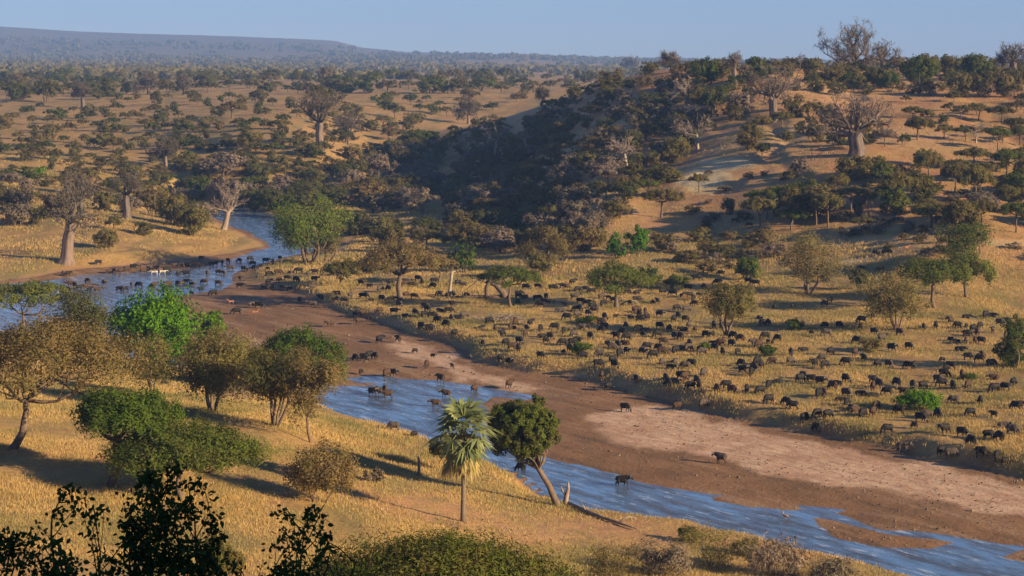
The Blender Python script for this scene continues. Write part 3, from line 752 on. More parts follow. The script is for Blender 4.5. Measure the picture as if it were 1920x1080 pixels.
# fan palm
X, Y, Z, s = px_size(868, 978)
rng = np.random.default_rng(33)
palm = tag(link("fan_palm", None, None, (X, Y, Z)), "tall fan palm with blue-green fronds and a hanging skirt of dry leaves", "palm")
Hp = 178 / s
T = MB(); tube(T, [(0, 0, -.3), (.02, 0, 1), (.05, 0, Hp * .4), (-.04, 0, Hp * .75), (.05, 0, Hp)], [.28, .23, .2, .2, .22], 9)
link("trunk", T.data("palm_trunk", [M['palmbark']], True), palm)
def frond(az, el, Lp, Rf, old):
    b = MB(); d = np.array([math.cos(az) * math.cos(el), math.sin(az) * math.cos(el), math.sin(el)])
    top = np.array([.05, 0, Hp - .1])
    sag = np.array([0, 0, -.32 * Lp]) * max(0, math.cos(el))
    c = top + d * Lp + sag
    tube(b, [top, top + d * Lp * .5 + sag * .25, c], [.045, .035, .03], 4)
    side = nrm(np.cross(d, (0, 0, 1)) if abs(d[2]) < .97 else np.array([1., 0, 0])); fwd = nrm(d + np.array([0, 0, -.35 if el > -.3 else -.1])); nr = np.cross(side, fwd)
    nl = 17; V = []; Fq = []
    for i in range(nl):
        t = (i / (nl - 1) - .5) * 2 * (1.75 if not old else .9)
        dr = nrm(fwd * math.cos(t) + side * math.sin(t)); pe = nrm(np.cross(dr, nr))
        L = Rf * rng.uniform(.62, 1.12); w = Rf * (.075 if not old else .06)
        m_ = c + dr * L * .5 + nr * .05 * rng.normal(); e_ = c + dr * L + np.array([0, 0, -L * (.22 if not old else .3)])
        k = len(V); V += [c, m_ + pe * w, e_, m_ - pe * w]; Fq.append((k, k + 1, k + 2, k + 3))
    b.add(V, Fq); return b
k = 0
for i in range(15):
    el = 1.35 - .08 * i; link("frond", frond(i * 2.39996, el, rng.uniform(1.2, 1.7), rng.uniform(1.9, 2.5), False).data("palm_frond", [M['frond']]), palm)
for i in range(13):
    el = .05 - .085 * i; link("frond", frond(i * 2.39996 + .7, el, rng.uniform(1.4, 2.0), rng.uniform(1.7, 2.3), False).data("palm_frond", [M['frond']]), palm)
for i in range(18):
    tag(link("dead_frond", frond(i * 2.39996 + .3, -.95 - .03 * i, rng.uniform(1.5, 2.9), rng.uniform(1.3, 2.0), True).data("dead_palm_frond", [M['frond_old']]), palm), "drooping dry straw-coloured frond")
mark("the fan palm", 868, 930)

# wide acacia top rising from the slope below the viewer, and the shaded evergreen shrubs closest to the viewer
def near_tree(px, pytop, Yd, w, th, mat, label, seed, nleaf, ls, name="acacia_tree", dome=.7, elong=2.6):
    Y = Yd; s = F / Y; X = (px - 960) / F * Y; Z = float(ground_z(np.array([X]), np.array([Y]))[0]); top = CAMH - (pytop - HZ) / s
    T, Cr = make_acacia(top - Z, w / s, th / s, seed, nleaf, ls, .4, dome, (0, 0), 60 if nleaf > 20000 else 20, 0, 4.5, rough=.55)
    return tag(hero(name, [("trunk", T, True), ("crown", Cr, False)], ['bark', mat], (X, Y, Z)), label, "tree", "thorn trees of the near bank")
near_tree(830, 974, 92, 640, 210, 'low', "broad feathery green acacia crown filling the bottom of the view", 51, 90000, .13)
near_tree(410, 985, 108, 90, 80, 'olive', "small grey-olive thorn tree between the two dark leafy shrubs", 52, 7000, .12)
for k, (px, py, h, w, mt, lb) in enumerate([(1335, 1062, 78, 150, 'olive', "sprawling pale green shrub on the bare bank at the lower right"), (1240, 1078, 60, 130, 'grey', "leafless twiggy shrub left of the pale green shrub on the bank"), (1450, 1082, 62, 140, 'grey', "leafless grey shrub right of the pale green shrub on the bank"),
                                           (1150, 1100, 75, 120, 'brown', "dry brown shrub beside the broad green acacia crown at bottom"), (1560, 1098, 45, 120, 'grey', "low grey twiggy shrub closest to the bottom right of the near bank"), (1395, 1040, 30, 60, 'brown', "small brown tuft of shrub close to the blue channel"), (1290, 1015, 26, 50, 'olive', "small olive tuft on the bank edge above the pale green shrub")]):
    bush_hero(px, py, h, w, mt, lb, 200 + k, 2600, .13 if mt != 'grey' else .2, 0, 7, 12, "scrub_bush", "bush", 3.5 if mt != 'grey' else 7, .2, (0, 0), .6)

def leafy_shrub(picks, base, Yd, label, seed, dens):
    rng = np.random.default_rng(seed); Tm = MB(); Lm = MB(); s = F / Yd
    bx = (base - 960) / s; bz = float(ground_z(np.array([bx]), np.array([Yd]))[0])
    for px, py, r in picks:
        c = np.array([(px - 960) / s - bx, rng.uniform(-.7, .7), CAMH - (py + 22 - HZ) / s - bz]); R = r / s
        root = np.array([c[0] * .92 + rng.normal() * .2, rng.normal() * .2, c[2] - rng.uniform(.8, 2.0)])
        p = limb(root, c + [rng.normal() * R * .5, 0, R * .4], rng, .3, 6); tube(Tm, p, np.linspace(.014, .005, 6), 5)
        nt = max(4, int(r / 5))
        for k in range(nt):
            e = c + in_ball(1, rng, .7)[0] * R; q = limb(p[rng.integers(2, 6)], e, rng, .2, 5); tube(Tm, q, np.linspace(.008, .003, 5), 3)
            n = dens
            t = rng.uniform(.3, 1.05, n)[:, None]; pos = q[0] + (q[-1] - q[0]) * t + (q[2] - (q[0] + q[-1]) / 2) * np.sin(t * np.pi) + rng.normal(size=(n, 3)) * .035
            a = rng.normal(size=(n, 3)) + (q[-1] - q[0]) * .5 + [0, 0, -.3]; a /= np.linalg.norm(a, axis=1)[:, None]
            b = np.cross(a, rng.normal(size=(n, 3))); b /= np.linalg.norm(b, axis=1)[:, None]
            L = rng.uniform(.04, .075, n)[:, None]; W_ = L * .3
            V = np.stack([pos, pos + a * L * .3 + b * W_, pos + a * L * .68 + b * W_ * .85, pos + a * L, pos + a * L * .68 - b * W_ * .85, pos + a * L * .3 - b * W_], 1)
            o = np.arange(n)[:, None] * 6
            Lm.add(V.reshape(-1, 3), np.concatenate([o + [0, 1, 2, 3], o + [0, 3, 4, 5]]))
    e = link("leafy_shrub", None, None, (bx, Yd, bz))
    link("stems", Tm.data("shrub_stems", [M['shade']]), e); link("foliage", Lm.data("shrub_leaves", [M['shade']]), e)
    return tag(e, label, "shrub", "leafy shrubs closest to the viewer")
leafy_shrub([(320, 905, 42), (300, 865, 26), (335, 850, 18), (295, 1000, 85), (210, 1020, 70), (330, 960, 60), (255, 950, 45), (360, 1045, 70), (280, 1060, 80), (400, 1065, 45), (240, 1065, 70), (350, 900, 28), (375, 990, 34), (395, 962, 18), (310, 1075, 70), (440, 1062, 28)], 300, 20.5, "tall dark leafy shrub standing highest of the shaded shrubs in the foreground", 71, 27)
leafy_shrub([(118, 935, 28), (95, 955, 26), (170, 945, 20), (110, 1000, 45), (60, 1045, 55), (130, 1060, 60), (20, 1000, 32), (10, 1050, 55), (85, 1080, 60), (160, 1035, 40), (12, 975, 16)], 90, 19.5, "dark leafy shrub in the lower left corner with thin upright twigs", 72, 22)
leafy_shrub([(545, 1000, 34), (560, 965, 26), (600, 948, 14), (520, 1040, 36), (590, 1000, 24), (555, 1060, 42), (610, 1003, 14), (500, 1070, 36), (535, 950, 16)], 545, 20, "sparse dark leafy shrub with curving twigs right of the tall one", 73, 14)
# unseen big evergreen, added behind the viewer to cast shade on those shrubs
for k, (x, y, h, w) in enumerate([(46.0, -8.0, 26, 22)]):
    Z = float(ground_z(np.array([float(x)]), np.array([float(y)]))[0])
    T, Cr = make_bush(h, w, 90 + k, 22000, .6, .22, 1, 1.5, 40)
    tag(hero("shade_tree", [("trunk", T, True), ("crown", Cr, False)], ['bark', 'shade'], (x, y, Z)), "large unseen evergreen tree added behind the viewer to shade the foreground shrubs", "tree")
# ------------------------------------------------------------------ baobabs and bare trees, each read off the photograph
def bare_hero(name, px, py, h, w, trw, label, seed, th, cat="tree", group="baobab trees", mats=('baobab_dark', 'twig'), nprim=8, depth=4, lean=(0, 0), droop=.0, fluted=True, flare=1.4, fine=1.5, twig=None, at=None):
    X, Y, Z, s = px_size(px, py)
    T, B = make_bare(h / s, w / s, trw / s / 2 * .78, seed, th, flare, nprim, depth, lean, droop, fine, fluted, twig or .55 / s)
    e = hero(name, [("trunk", T, True), ("branches", B, False)], list(mats), (X, Y, Z))
    return tag(e, label, cat, group)
BAO = [(123, 494, 178, 130, 27, "fat baobab with a pale fluted base beside the river pool on the left", 301, .46, dict(mats=('baobab', 'twig'), flare=1.55, depth=4, nprim=9, lean=(.12, 0), fine=.5, twig=.11), "the fat baobab by the river pool"),
       (237, 410, 92, 75, 17, "slim baobab on the dry slope above the fat riverside baobab", 302, .5, dict(), "the slim baobab above the river pool"),
       (152, 408, 100, 100, 20, "greyish baobab standing directly behind the fat riverside baobab", 303, .4, dict(mats=('twig', 'twig')), None),
       (599, 277, 112, 125, 17, "tall pink-trunked baobab standing alone on the far plain", 304, .45, dict(mats=('baobab', 'twig')), "the tall pink-trunked baobab"),
       (419, 431, 88, 90, 13, "bare pale tree leaning right on the bank above the river bend", 305, .42, dict(mats=('wood', 'wood'), depth=3, fine=.8, lean=(.28, 0), nprim=6, fluted=False, flare=1.3), "the leaning pale tree"),
       (1605, 293, 118, 165, 36, "massive baobab with a grooved dark trunk on the sunlit hillside", 306, .38, dict(mats=('baobab_dark', 'twig'), flare=1.15, nprim=9, fine=2.5), "the massive hillside baobab"),
       (1450, 228, 125, 130, 20, "broad baobab with a wide dark crown near the upper hillside", 307, .36, dict(mats=('baobab_dark', 'twig'), fine=2.5), "the broad hillside baobab"),
       (1377, 163, 68, 52, 13, "small baobab with a smooth pale trunk near the skyline", 308, .55, dict(mats=('baobab', 'twig'), flare=1.15), "the small pale-trunked baobab"),
       (1602, 137, 80, 160, 20, "huge spreading baobab rising above the skyline of the hill", 309, .22, dict(fine=3, nprim=10, depth=4), "the huge skyline baobab"),
       (1655, 137, 62, 75, 12, "bare skyline tree touching the right side of the huge baobab", 310, .3, dict(), None),
       (1900, 143, 68, 78, 17, "dark baobab on the skyline at the right edge", 311, .5, dict(), "the rightmost skyline baobab"),
       (1019, 206, 42, 36, 8, "stubby pale baobab on the plain behind the dark slope", 312, .6, dict(mats=('pale', 'twig')), "the stubby pale baobab"),
       (310, 318, 68, 72, 9, "bare baobab with a grey twiggy crown in the middle of the left plain", 313, .4, dict(mats=('baobab', 'twig')), "the grey twiggy baobab"),
       (650, 268, 66, 75, 9, "dark bare tree just right of the tall pink-trunked baobab", 314, .38, dict(mats=('baobab', 'twig'), fluted=False), None),
       (155, 202, 48, 48, 9, "small baobab in the far tree belt on the left", 315, .5, dict(), None),
       (278, 178, 45, 62, 7, "round bare grey tree rising from the far tree belt", 316, .3, dict(mats=('twig', 'twig')), None),
       (345, 178, 40, 44, 7, "bare trunked tree in the far tree belt right of the round bare one", 317, .4, dict(mats=('twig', 'twig')), None),
       (1182, 138, 34, 42, 5, "round bare grey tree on the skyline left of the hill", 318, .3, dict(mats=('twig', 'twig'), at=1), None),
       (1258, 135, 38, 56, 6, "wide bare grey tree on the skyline just left of the hilltop", 319, .3, dict(mats=('twig', 'twig')), None),
       (878, 232, 42, 70, 6, "contorted bare tree at the foot of the far end of the ridge", 320, .4, dict(mats=('baobab', 'twig')), None)]
for px, py, h, w, tw, lab, seed, th, kw, land in BAO:
    kw = dict(kw); kw.pop('at', None)
    pale = kw.get('mats', ('baobab', 'grey'))[0] == 'pale' and not kw.get('fluted', True)
    bare_hero("bare_tree" if pale else "baobab_tree", px, py, h, w, tw, lab, seed, th, **kw)
    if land: mark(land, px, py - h * .3)
BARE = [(925, 312, 100, 75, 6, "tall pale leafless tree left of centre on the dark slope", 331, .5, (.12, 0)), (992, 290, 55, 50, 6, "pale bare tree leaning left high on the dark slope", 332, .55, (-.3, 0)),
        (1175, 322, 82, 112, 8, "wide pale bare tree with outstretched limbs on the dark slope", 333, .42, (-.1, 0)), (1290, 197, 66, 68, 7, "gnarled pale bare tree on the ridge below the hilltop", 334, .4, (-.15, 0)),
        (1308, 280, 74, 88, 7, "pale bare tree at the edge of shade right of the dark slope", 335, .4, (-.05, 0)), (935, 366, 55, 75, 5, "low branching grey tree near the bottom of the dark slope", 336, .3, (0, 0)),
        (1830, 268, 48, 48, 4, "white dead forked tree on the right of the hillside", 337, .4, (.05, 0)), (1075, 330, 45, 60, 4, "small grey leafless tree in the middle of the dark slope", 338, .35, (.1, 0)),
        (880, 300, 60, 60, 4, "grey leafless tree near the left end of the dark slope", 339, .4, (-.05, 0)), (1270, 260, 50, 55, 5, "bleached bare tree between the ridge and the hillside scrub", 340, .35, (.1, 0))]
for px, py, h, w, tw, lab, seed, th, ln in BARE:
    bare_hero("bare_tree", px, py, h, w, tw, lab, seed, th, mats=('pale', 'wood'), nprim=5, depth=2, lean=ln, fluted=False, flare=1.2, group="bare trees on the slopes", fine=.3, twig=.1)
mark("the wide pale bare tree", 1175, 290); mark("the gnarled bare tree on the ridge", 1290, 170); mark("the white dead tree", 1830, 250)

# ------------------------------------------------------------------ trees of the river flat
def acacia2(px, py, h, w, th, mat, label, seed, n=7000, ls=.3, land=None, **kw):
    X, Y, Z, s = px_size(px, py)
    T, Cr = make_acacia(h / s, w / s, th / s, seed, n, ls, kw.pop('fork', .4), kw.pop('dome', .7), kw.pop('lean', (0, 0)), kw.pop('nclump', 16), kw.pop('skew', 0), 2.4, kw.pop('thick', 1))
    tag(hero("acacia_tree", [("trunk", T, True), ("crown", Cr, False)], ['bark', mat], (X, Y, Z)), label, "tree", "thorn trees of the river flat")
    if land: mark(land, px, py)
def bush2(px, py, h, w, mat, label, seed, n=5000, ls=.3, land=None, bottom=.08, stems=4, name="thorn_bush", cat="bush", elong=1.8, nclump=16, thick=1., loose=.0):
    X, Y, Z, s = px_size(px, py)
    T, Cr = make_bush(h / s, w / s, seed, n, ls, bottom, stems, elong, nclump, loose, (0, 0), thick)
    tag(hero(name, [("trunk", T, True), ("crown", Cr, False)], ['bark', mat], (X, Y, Z)), label, cat, "thorn trees of the river flat" if cat == "tree" else "bushes of the river flat")
    if land: mark(land, px, py)
bush2(578, 494, 124, 168, 'lush', "large rounded green tree on forked pale stems at the river bend", 401, 13000, .36, "the large green riverbank tree", .2, 4, "leafy_tree", "tree", 1.6, 30, 1.4)
bush2(613, 492, 75, 66, 'brown', "thin brownish half-bare tree just right of the large green riverbank tree", 402, 2200, .3, None, .2, 2, "thorn_tree", "tree", 3, 12, 1.5, .15)
bush2(706, 455, 55, 72, 'olive', "small round olive tree behind the fork-trunked umbrella acacia", 403, 3500, .36, None, .2, 2, "thorn_tree", "tree")
acacia2(750, 563, 122, 185, 68, 'brown', "fork-trunked brown umbrella acacia among the buffalo", 404, 9000, .3, "the fork-trunked umbrella acacia", fork=.42, thick=1.5, nclump=20)
acacia2(820, 530, 58, 85, 34, 'brown', "flat brown acacia crown right of the fork-trunked umbrella acacia", 405, 3500, .3, fork=.5)
acacia2(640, 535, 62, 85, 45, 'olive', "olive acacia left of the fork-trunked umbrella acacia", 406, 4500, .3, fork=.4, dome=.9)
acacia2(880, 475, 68, 105, 40, 'brown', "flat brown acacia at the foot of the dark slope", 407, 5000, .33)
bush2(868, 512, 58, 62, 'lush', "upright light green bush in front of the flat brown acacia", 408, 3600, .32, None, .05, 3)
acacia2(957, 577, 92, 130, 48, 'green', "slender grey-trunked green acacia beside the fallen log", 409, 6500, .28, "the slender green acacia", fork=.5, thick=.9)
acacia2(1028, 502, 95, 115, 72, 'brown', "rounded brown umbrella acacia standing before the dark slope", 410, 7500, .3, "the rounded brown umbrella acacia", dome=1., thick=1.1, skew=-.2)
acacia2(1157, 577, 100, 142, 62, 'green', "dense dark green acacia on a crooked pale trunk amid the buffalo", 411, 10000, .27, "the dense dark green acacia", fork=.38, dome=.9, thick=1.5)
bush2(1157, 484, 50, 40, 'bright', "narrow vivid green shrub at the foot of the slope", 412, 2600, .32, None, .0, 3, "leafy_bush")
bush2(1196, 476, 58, 56, 'bright', "wider vivid green shrub hanging on the foot of the slope", 413, 3600, .32, "the vivid green shrubs", .0, 3, "leafy_bush")
bush2(1215, 540, 40, 60, 'green', "dull green bush between the dense acacia and the hill foot", 414, 2200, .3)
bush2(1364, 630, 102, 104, 'olive', "round olive acacia standing alone on the grazing flat", 415, 8000, .25, "the round olive acacia on the flat", .3, 3, "acacia_tree", "tree", 2.2, 20, 1.3)
bush2(1683, 618, 108, 126, 'olive', "dense rounded olive thorn bush at the back of the grazing flat", 416, 9000, .26, "the rounded olive thorn bush", .02, 4, "thorn_bush", "bush", 2.2, 24)
acacia2(1752, 577, 112, 150, 70, 'green', "green acacia leading the clump at the hill foot on the right", 417, 8000, .28, "the green acacia clump", thick=1.1)
acacia2(1812, 558, 105, 118, 75, 'green', "darker green acacia on the right of the clump at the hill foot", 418, 7000, .28)
bush2(1812, 505, 92, 122, 'green', "tall olive-green tree above the acacia clump on the right", 419, 6500, .3, None, .15, 3, "thorn_tree", "tree")
bush2(1515, 552, 116, 138, 'olive', "broad grey-olive thorn tree with pale stems at the hill foot", 420, 7500, .27, "the broad grey-olive thorn tree", .08, 6, "thorn_tree", "tree", 2.6, 20, 1, .12)
bush2(1905, 688, 92, 84, 'green', "dense dark olive bush at the right edge of the grazing flat", 421, 7500, .24, "the dense bush at the right edge", .0, 4)
bush2(1723, 770, 38, 84, 'bright', "low wide bright green bush in the middle of the grazing flat", 422, 5000, .19, "the low bright green bush", .0, 6, "leafy_bush")
for k, (px, py, h, w, m_) in enumerate([(1490, 620, 22, 42, 'lush'), (1632, 660, 26, 50, 'olive'), (1320, 660, 18, 26, 'lush'), (1440, 668, 22, 36, 'lush'), (1100, 607, 14, 50, 'lush'), (1090, 668, 26, 46, 'lush'), (1405, 525, 42, 52, 'lush'), (1610, 540, 36, 40, 'dark'), (1820, 712, 14, 28, 'lush'), (985, 470, 40, 40, 'dark'),
                                           (1270, 545, 30, 50, 'green'), (690, 515, 25, 40, 'olive'), (1010, 520, 45, 50, 'olive'), (800, 445, 40, 55, 'dark'), (655, 440, 45, 70, 'dark'), (740, 440, 30, 40, 'dark'), (1240, 470, 34, 50, 'brown'), (1290, 495, 26, 50, 'brown'), (1330, 480, 30, 50, 'brown'), (1115, 450, 26, 36, 'lush')]):
    X, Y, Z, s = px_size(px, py)
    e = put(f"bush_mid{k % 5}", "thorn_bush", X, Y, Z, w / s / 6, h / s / 5, m_)
    ITEMS.append((e, px, py, {'lush': "small fresh green bush", 'olive': "small olive bush", 'dark': "dark green bush", 'green': "dull green bush", 'brown': "dry brown bush"}[m_], "bush", "bushes of the river flat"))

# twig pile, fallen arch, broken stump on the flat
rng = np.random.default_rng(61)
X, Y, Z, s = px_size(945, 602); T = MB()
for k in range(130):
    a = np.array([rng.normal() * 2.9, rng.normal() * 1.6, 0]); a[2] = .9 * math.exp(-(a[0] / 3) ** 2) * rng.random()
    tube(T, limb(a, a + [rng.normal() * 1.3, rng.normal() * .8, rng.uniform(-.1, .7)], rng, .3, 4), [.07, .05, .04, .02], 4)
tag(link("twig_pile", T.data("twig_pile", [M['wood']]), None, (X, Y, Z)), "heap of dead grey branches lying in front of the fallen arched log", "branches"); mark("the heap of dead branches", 945, 595)
X, Y, Z, s = px_size(925, 560); T = MB(); m1 = 1 / s
tube(T, [(2.4, 0, -.2), (1.9, 0, 1.0), (.6, 0, 2.5), (-.7, 0, 3.2), (-1.4, 0, 3.0)], [.75, .62, .55, .4, .28], 9)
tube(T, [(-.7, 0, 3.1), (-1.3, .1, 2.0), (-1.2, .1, .6), (-1.4, .1, -.2)], [.38, .42, .45, .5], 8)
tube(T, limb((-1.3, 0, 2.9), (-4.2, .3, 3.9), rng, .15), [.22, .18, .14, .1, .05], 6); tube(T, limb((-3.0, .2, 3.3), (-5.4, .1, 1.6), rng, .2), [.16, .12, .1, .07, .03], 5)
tube(T, [(2.4, 0, .2), (.5, .3, .3), (-4.5, .3, .25), (-7, .5, .3)], [.5, .42, .35, .2], 8)
for k in range(8): tube(T, limb((-2 - k * .6, .2, .5), (-2.6 - k * .7 + rng.normal() * .5, rng.normal() * .6, 1.3 + rng.random()), rng, .3, 4), [.1, .08, .05, .02], 4)
tag(link("fallen_log", T.data("fallen_log", [M['bark']], True), None, (X, Y, Z)), "thick dark fallen trunk bent in an arch among the buffalo", "log"); mark("the fallen arched log", 920, 555)
X, Y, Z, s = px_size(842, 556); T = MB(); hh = 46 / s
tube(T, [(0, 0, -.2), (.15, 0, hh * .3), (.4, 0, hh * .7), (.6, 0, hh)], [.42, .3, .27, .24], 8); tube(T, [(.58, 0, hh * .97), (.2, 0, hh * 1.02), (1.2, 0, hh * 1.03)], [.15, .2, .12], 6)
tag(link("tree_stump", T.data("broken_stump", [M['pale']], True), None, (X, Y, Z)), "tall pale broken trunk standing left of the fallen arched log", "stump"); mark("the tall broken trunk", 842, 556)
X, Y, Z, s = px_size(1183, 573); T = MB()
tube(T, limb((-1.8, 0, .2), (.8, 0, .9), rng, .2), [.18, .16, .13, .1, .06], 6); tube(T, limb((.6, 0, .8), (1.6, 0, .1), rng, .2), [.12, .1, .08, .06, .04], 6)
tag(link("dead_branch", T.data("dead_branch", [M['pale']], True), None, (X, Y, Z)), "bleached dead branch lying right of the dense dark green acacia's trunk", "branch")

# ------------------------------------------------------------------ scattered trees and bushes: hill, dark slope, plain
TREES = []   # px, py, h, w, colour, form
def A(l, form): TREES.extend([(*t, form) for t in l])
A([(1320, 160, 50, 62, 'green'), (1348, 150, 40, 50, 'olive'), (1420, 152, 44, 60, 'green'), (1525, 142, 34, 44, 'olive'), (1560, 162, 36, 46, 'brown'), (1592, 166, 32, 50, 'green'), (1650, 166, 40, 62, 'olive'), (1668, 172, 36, 42, 'green'), (1722, 166, 62, 68, 'green'), (1738, 150, 48, 50, 'olive'),
   (1780, 142, 38, 50, 'olive'), (1828, 152, 50, 62, 'green'), (1852, 132, 28, 50, 'olive'), (1800, 182, 46, 46, 'olive'), (1842, 182, 48, 52, 'brown'), (1882, 182, 42, 46, 'olive'), (1908, 172, 40, 42, 'brown'), (1340, 212, 46, 68, 'dark'), (1388, 216, 46, 56, 'grey'), (1605, 338, 46, 76, 'olive'),
   (1642, 332, 38, 56, 'olive'), (1270, 300, 42, 56, 'olive'), (1500, 332, 34, 40, 'grey'), (1365, 402, 34, 26, 'dark'), (1525, 250, 26, 20, 'dark'), (1500, 252, 26, 20, 'dark'), (1695, 272, 22, 26, 'green'), (1770, 232, 22, 30, 'olive'), (1530, 172, 30, 50, 'olive'), (1480, 150, 30, 40, 'olive'),
   (1612, 405, 40, 30, 'grey'), (1240, 345, 34, 76, 'olive'), (1265, 290, 34, 50, 'grey')], 'bush')
A([(1430, 252, 40, 42, 'olive'), (1430, 292, 28, 36, 'green'), (1480, 346, 32, 40, 'olive'), (1720, 262, 50, 62, 'brown'), (1790, 192, 28, 38, 'olive'), (1836, 226, 36, 48, 'olive'), (1880, 232, 40, 58, 'brown'), (1870, 282, 50, 54, 'green'), (1912, 272, 42, 42, 'dark'), (1740, 342, 70, 62, 'olive'),
   (1680, 396, 84, 74, 'olive'), (1790, 362, 62, 62, 'brown'), (1800, 342, 50, 52, 'dark'), (1830, 382, 80, 72, 'olive'), (1890, 372, 40, 58, 'brown'), (1530, 422, 76, 62, 'brown'), (1552, 426, 72, 70, 'olive'), (1425, 432, 72, 72, 'olive'), (1486, 422, 78, 62, 'brown'), (1745, 426, 54, 92, 'olive'),
   (1906, 436, 66, 72, 'green'), (1240, 408, 62, 86, 'brown'), (1215, 372, 40, 60, 'green'), (1575, 365, 45, 50, 'olive'), (1660, 275, 40, 55, 'grey'), (1310, 360, 40, 40, 'olive')], 'acacia')
# the far plain
A([(20, 192, 36, 50, 'dark'), (46, 187, 30, 45, 'dark'), (86, 192, 42, 60, 'olive'), (186, 187, 36, 50, 'dark'), (200, 182, 35, 60, 'dark'), (235, 177, 26, 40, 'dark'), (295, 197, 30, 26, 'olive'), (470, 166, 20, 50, 'olive'), (560, 166, 16, 32, 'dark'), (625, 167, 28, 62, 'green'), (545, 202, 20, 26, 'dark'),
   (485, 192, 26, 36, 'olive'), (510, 197, 15, 20, 'dark'), (415, 192, 15, 20, 'green'), (305, 217, 15, 25, 'dark'), (165, 222, 26, 35, 'dark'), (195, 217, 20, 24, 'dark'), (150, 227, 15, 20, 'green'), (110, 247, 16, 30, 'brown'), (195, 247, 24, 40, 'olive'), (220, 247, 16, 30, 'green'), (330, 252, 12, 20, 'green'),
   (500, 242, 20, 30, 'dark'), (525, 277, 14, 20, 'dark'), (375, 280, 22, 34, 'dark'), (425, 280, 24, 36, 'dark'), (470, 282, 36, 56, 'olive'), (240, 287, 22, 26, 'dark'), (180, 277, 30, 60, 'olive'), (140, 292, 30, 36, 'olive'), (100, 322, 30, 24, 'dark'), (75, 337, 26, 22, 'bright'), (35, 342, 22, 70, 'lush'),
   (200, 312, 25, 50, 'olive'), (530, 322, 32, 50, 'olive'), (590, 352, 36, 52, 'dark'), (580, 292, 28, 60, 'dark'), (300, 354, 32, 42, 'dark'), (420, 330, 44, 92, 'grey'), (720, 202, 30, 46, 'green'), (655, 225, 30, 50, 'olive'), (805, 175, 32, 60, 'green'), (905, 171, 26, 60, 'green'), (690, 247, 25, 42, 'olive'),
   (790, 276, 34, 74, 'green'), (760, 245, 22, 34, 'brown'), (360, 442, 60, 80, 'olive'), (325, 425, 62, 66, 'olive'), (285, 405, 40, 46, 'brown'), (30, 425, 46, 60, 'grey'), (190, 395, 40, 50, 'olive'), (270, 440, 26, 40, 'olive'), (200, 465, 36, 50, 'olive'), (30, 380, 30, 60, 'brown'), (85, 350, 26, 60, 'olive'), (215, 385, 46, 34, 'green'),
   (700, 290, 24, 46, 'olive'), (735, 262, 26, 40, 'brown'), (560, 335, 26, 50, 'olive'), (620, 320, 28, 56, 'brown'), (660, 300, 28, 60, 'olive'), (480, 345, 36, 60, 'dark'), (370, 372, 36, 70, 'dark'), (330, 372, 26, 50, 'dark'), (540, 380, 34, 60, 'dark'), (610, 392, 44, 80, 'dark')], 'bush')
A([(430, 170, 25, 45, 'dark'), (390, 174, 28, 50, 'dark'), (540, 172, 16, 30, 'dark'), (600, 202, 50, 62, 'brown'), (620, 197, 20, 36, 'dark'), (370, 197, 16, 32, 'olive'), (435, 222, 36, 60, 'brown'), (450, 237, 20, 46, 'dark'), (395, 232, 16, 22, 'dark'), (335, 222, 18, 22, 'dark'), (290, 217, 26, 32, 'brown'),
   (235, 227, 20, 28, 'dark'), (250, 224, 22, 40, 'brown'), (92, 222, 20, 26, 'green'), (60, 234, 22, 22, 'olive'), (20, 230, 22, 36, 'olive'), (90, 250, 22, 32, 'olive'), (285, 250, 26, 36, 'green'), (370, 252, 20, 26, 'olive'), (410, 237, 10, 16, 'dark'), (480, 237, 20, 30, 'green'), (530, 252, 22, 26, 'brown'),
   (270, 282, 24, 28, 'dark'), (330, 272, 20, 30, 'olive'), (215, 282, 30, 50, 'brown'), (85, 287, 26, 36, 'green'), (45, 292, 30, 46, 'dark'), (230, 312, 26, 32, 'olive'), (365, 357, 40, 52, 'brown'), (718, 164, 12, 26, 'dark'), (740, 222, 32, 46, 'dark'), (770, 197, 26, 32, 'green'), (800, 152, 14, 50, 'dark'),
   (943, 142, 18, 36, 'dark'), (940, 166, 16, 42, 'dark'), (825, 202, 16, 22, 'dark'), (890, 207, 20, 32, 'olive'), (925, 207, 20, 32, 'dark'), (865, 195, 16, 30, 'brown'), (1000, 165, 16, 40, 'olive'), (1060, 160, 16, 44, 'brown'), (1125, 136, 14, 20, 'grey'), (970, 192, 22, 36, 'brown')], 'acacia')
# fill by density
rf = np.random.default_rng(77)
def inside(P, x, y):
    c = False; n = len(P)
    for i in range(n):
        (x1, y1), (x2, y2) = P[i], P[(i + 1) % n]
        if (y1 > y) != (y2 > y) and x < (x2 - x1) * (y - y1) / (y2 - y1) + x1: c = not c
    return c
SLOPE = [(640, 345), (690, 300), (760, 285), (820, 262), (900, 240), (1000, 212), (1100, 172), (1180, 142), (1290, 136), (1330, 160), (1345, 230), (1320, 260), (1270, 300), (1230, 330), (1190, 390), (1160, 430), (1080, 440), (960, 425), (860, 415), (760, 408), (690, 400), (640, 385)]
def occupied(px, py, h, w):
    return any(abs(px - t[0]) < (w + t[3]) * .24 and abs(py - t[1]) < 6 for t in TREES)
def fill(P, n, hr, asp, cols, form_p):
    x0, x1 = min(p[0] for p in P), max(p[0] for p in P); y0, y1 = min(p[1] for p in P), max(p[1] for p in P)
    k = tr = 0
    while k < n and tr < n * 40:
        tr += 1
        px, py = rf.uniform(x0, x1), rf.uniform(y0, y1)
        if not inside(P, px, py): continue
        h = rf.uniform(*hr) * np.interp(py, [150, 220, 300, 420], [.85, .95, 1.1, 1.4]); w = h * rf.uniform(*asp)
        if occupied(px, py, h, w) or (1285 < px < 1600 and 285 < py < 385 and h > 13): continue
        TREES.append((px, py, h, w, cols[rf.integers(len(cols))], 'acacia' if rf.random() < form_p else 'bush')); k += 1
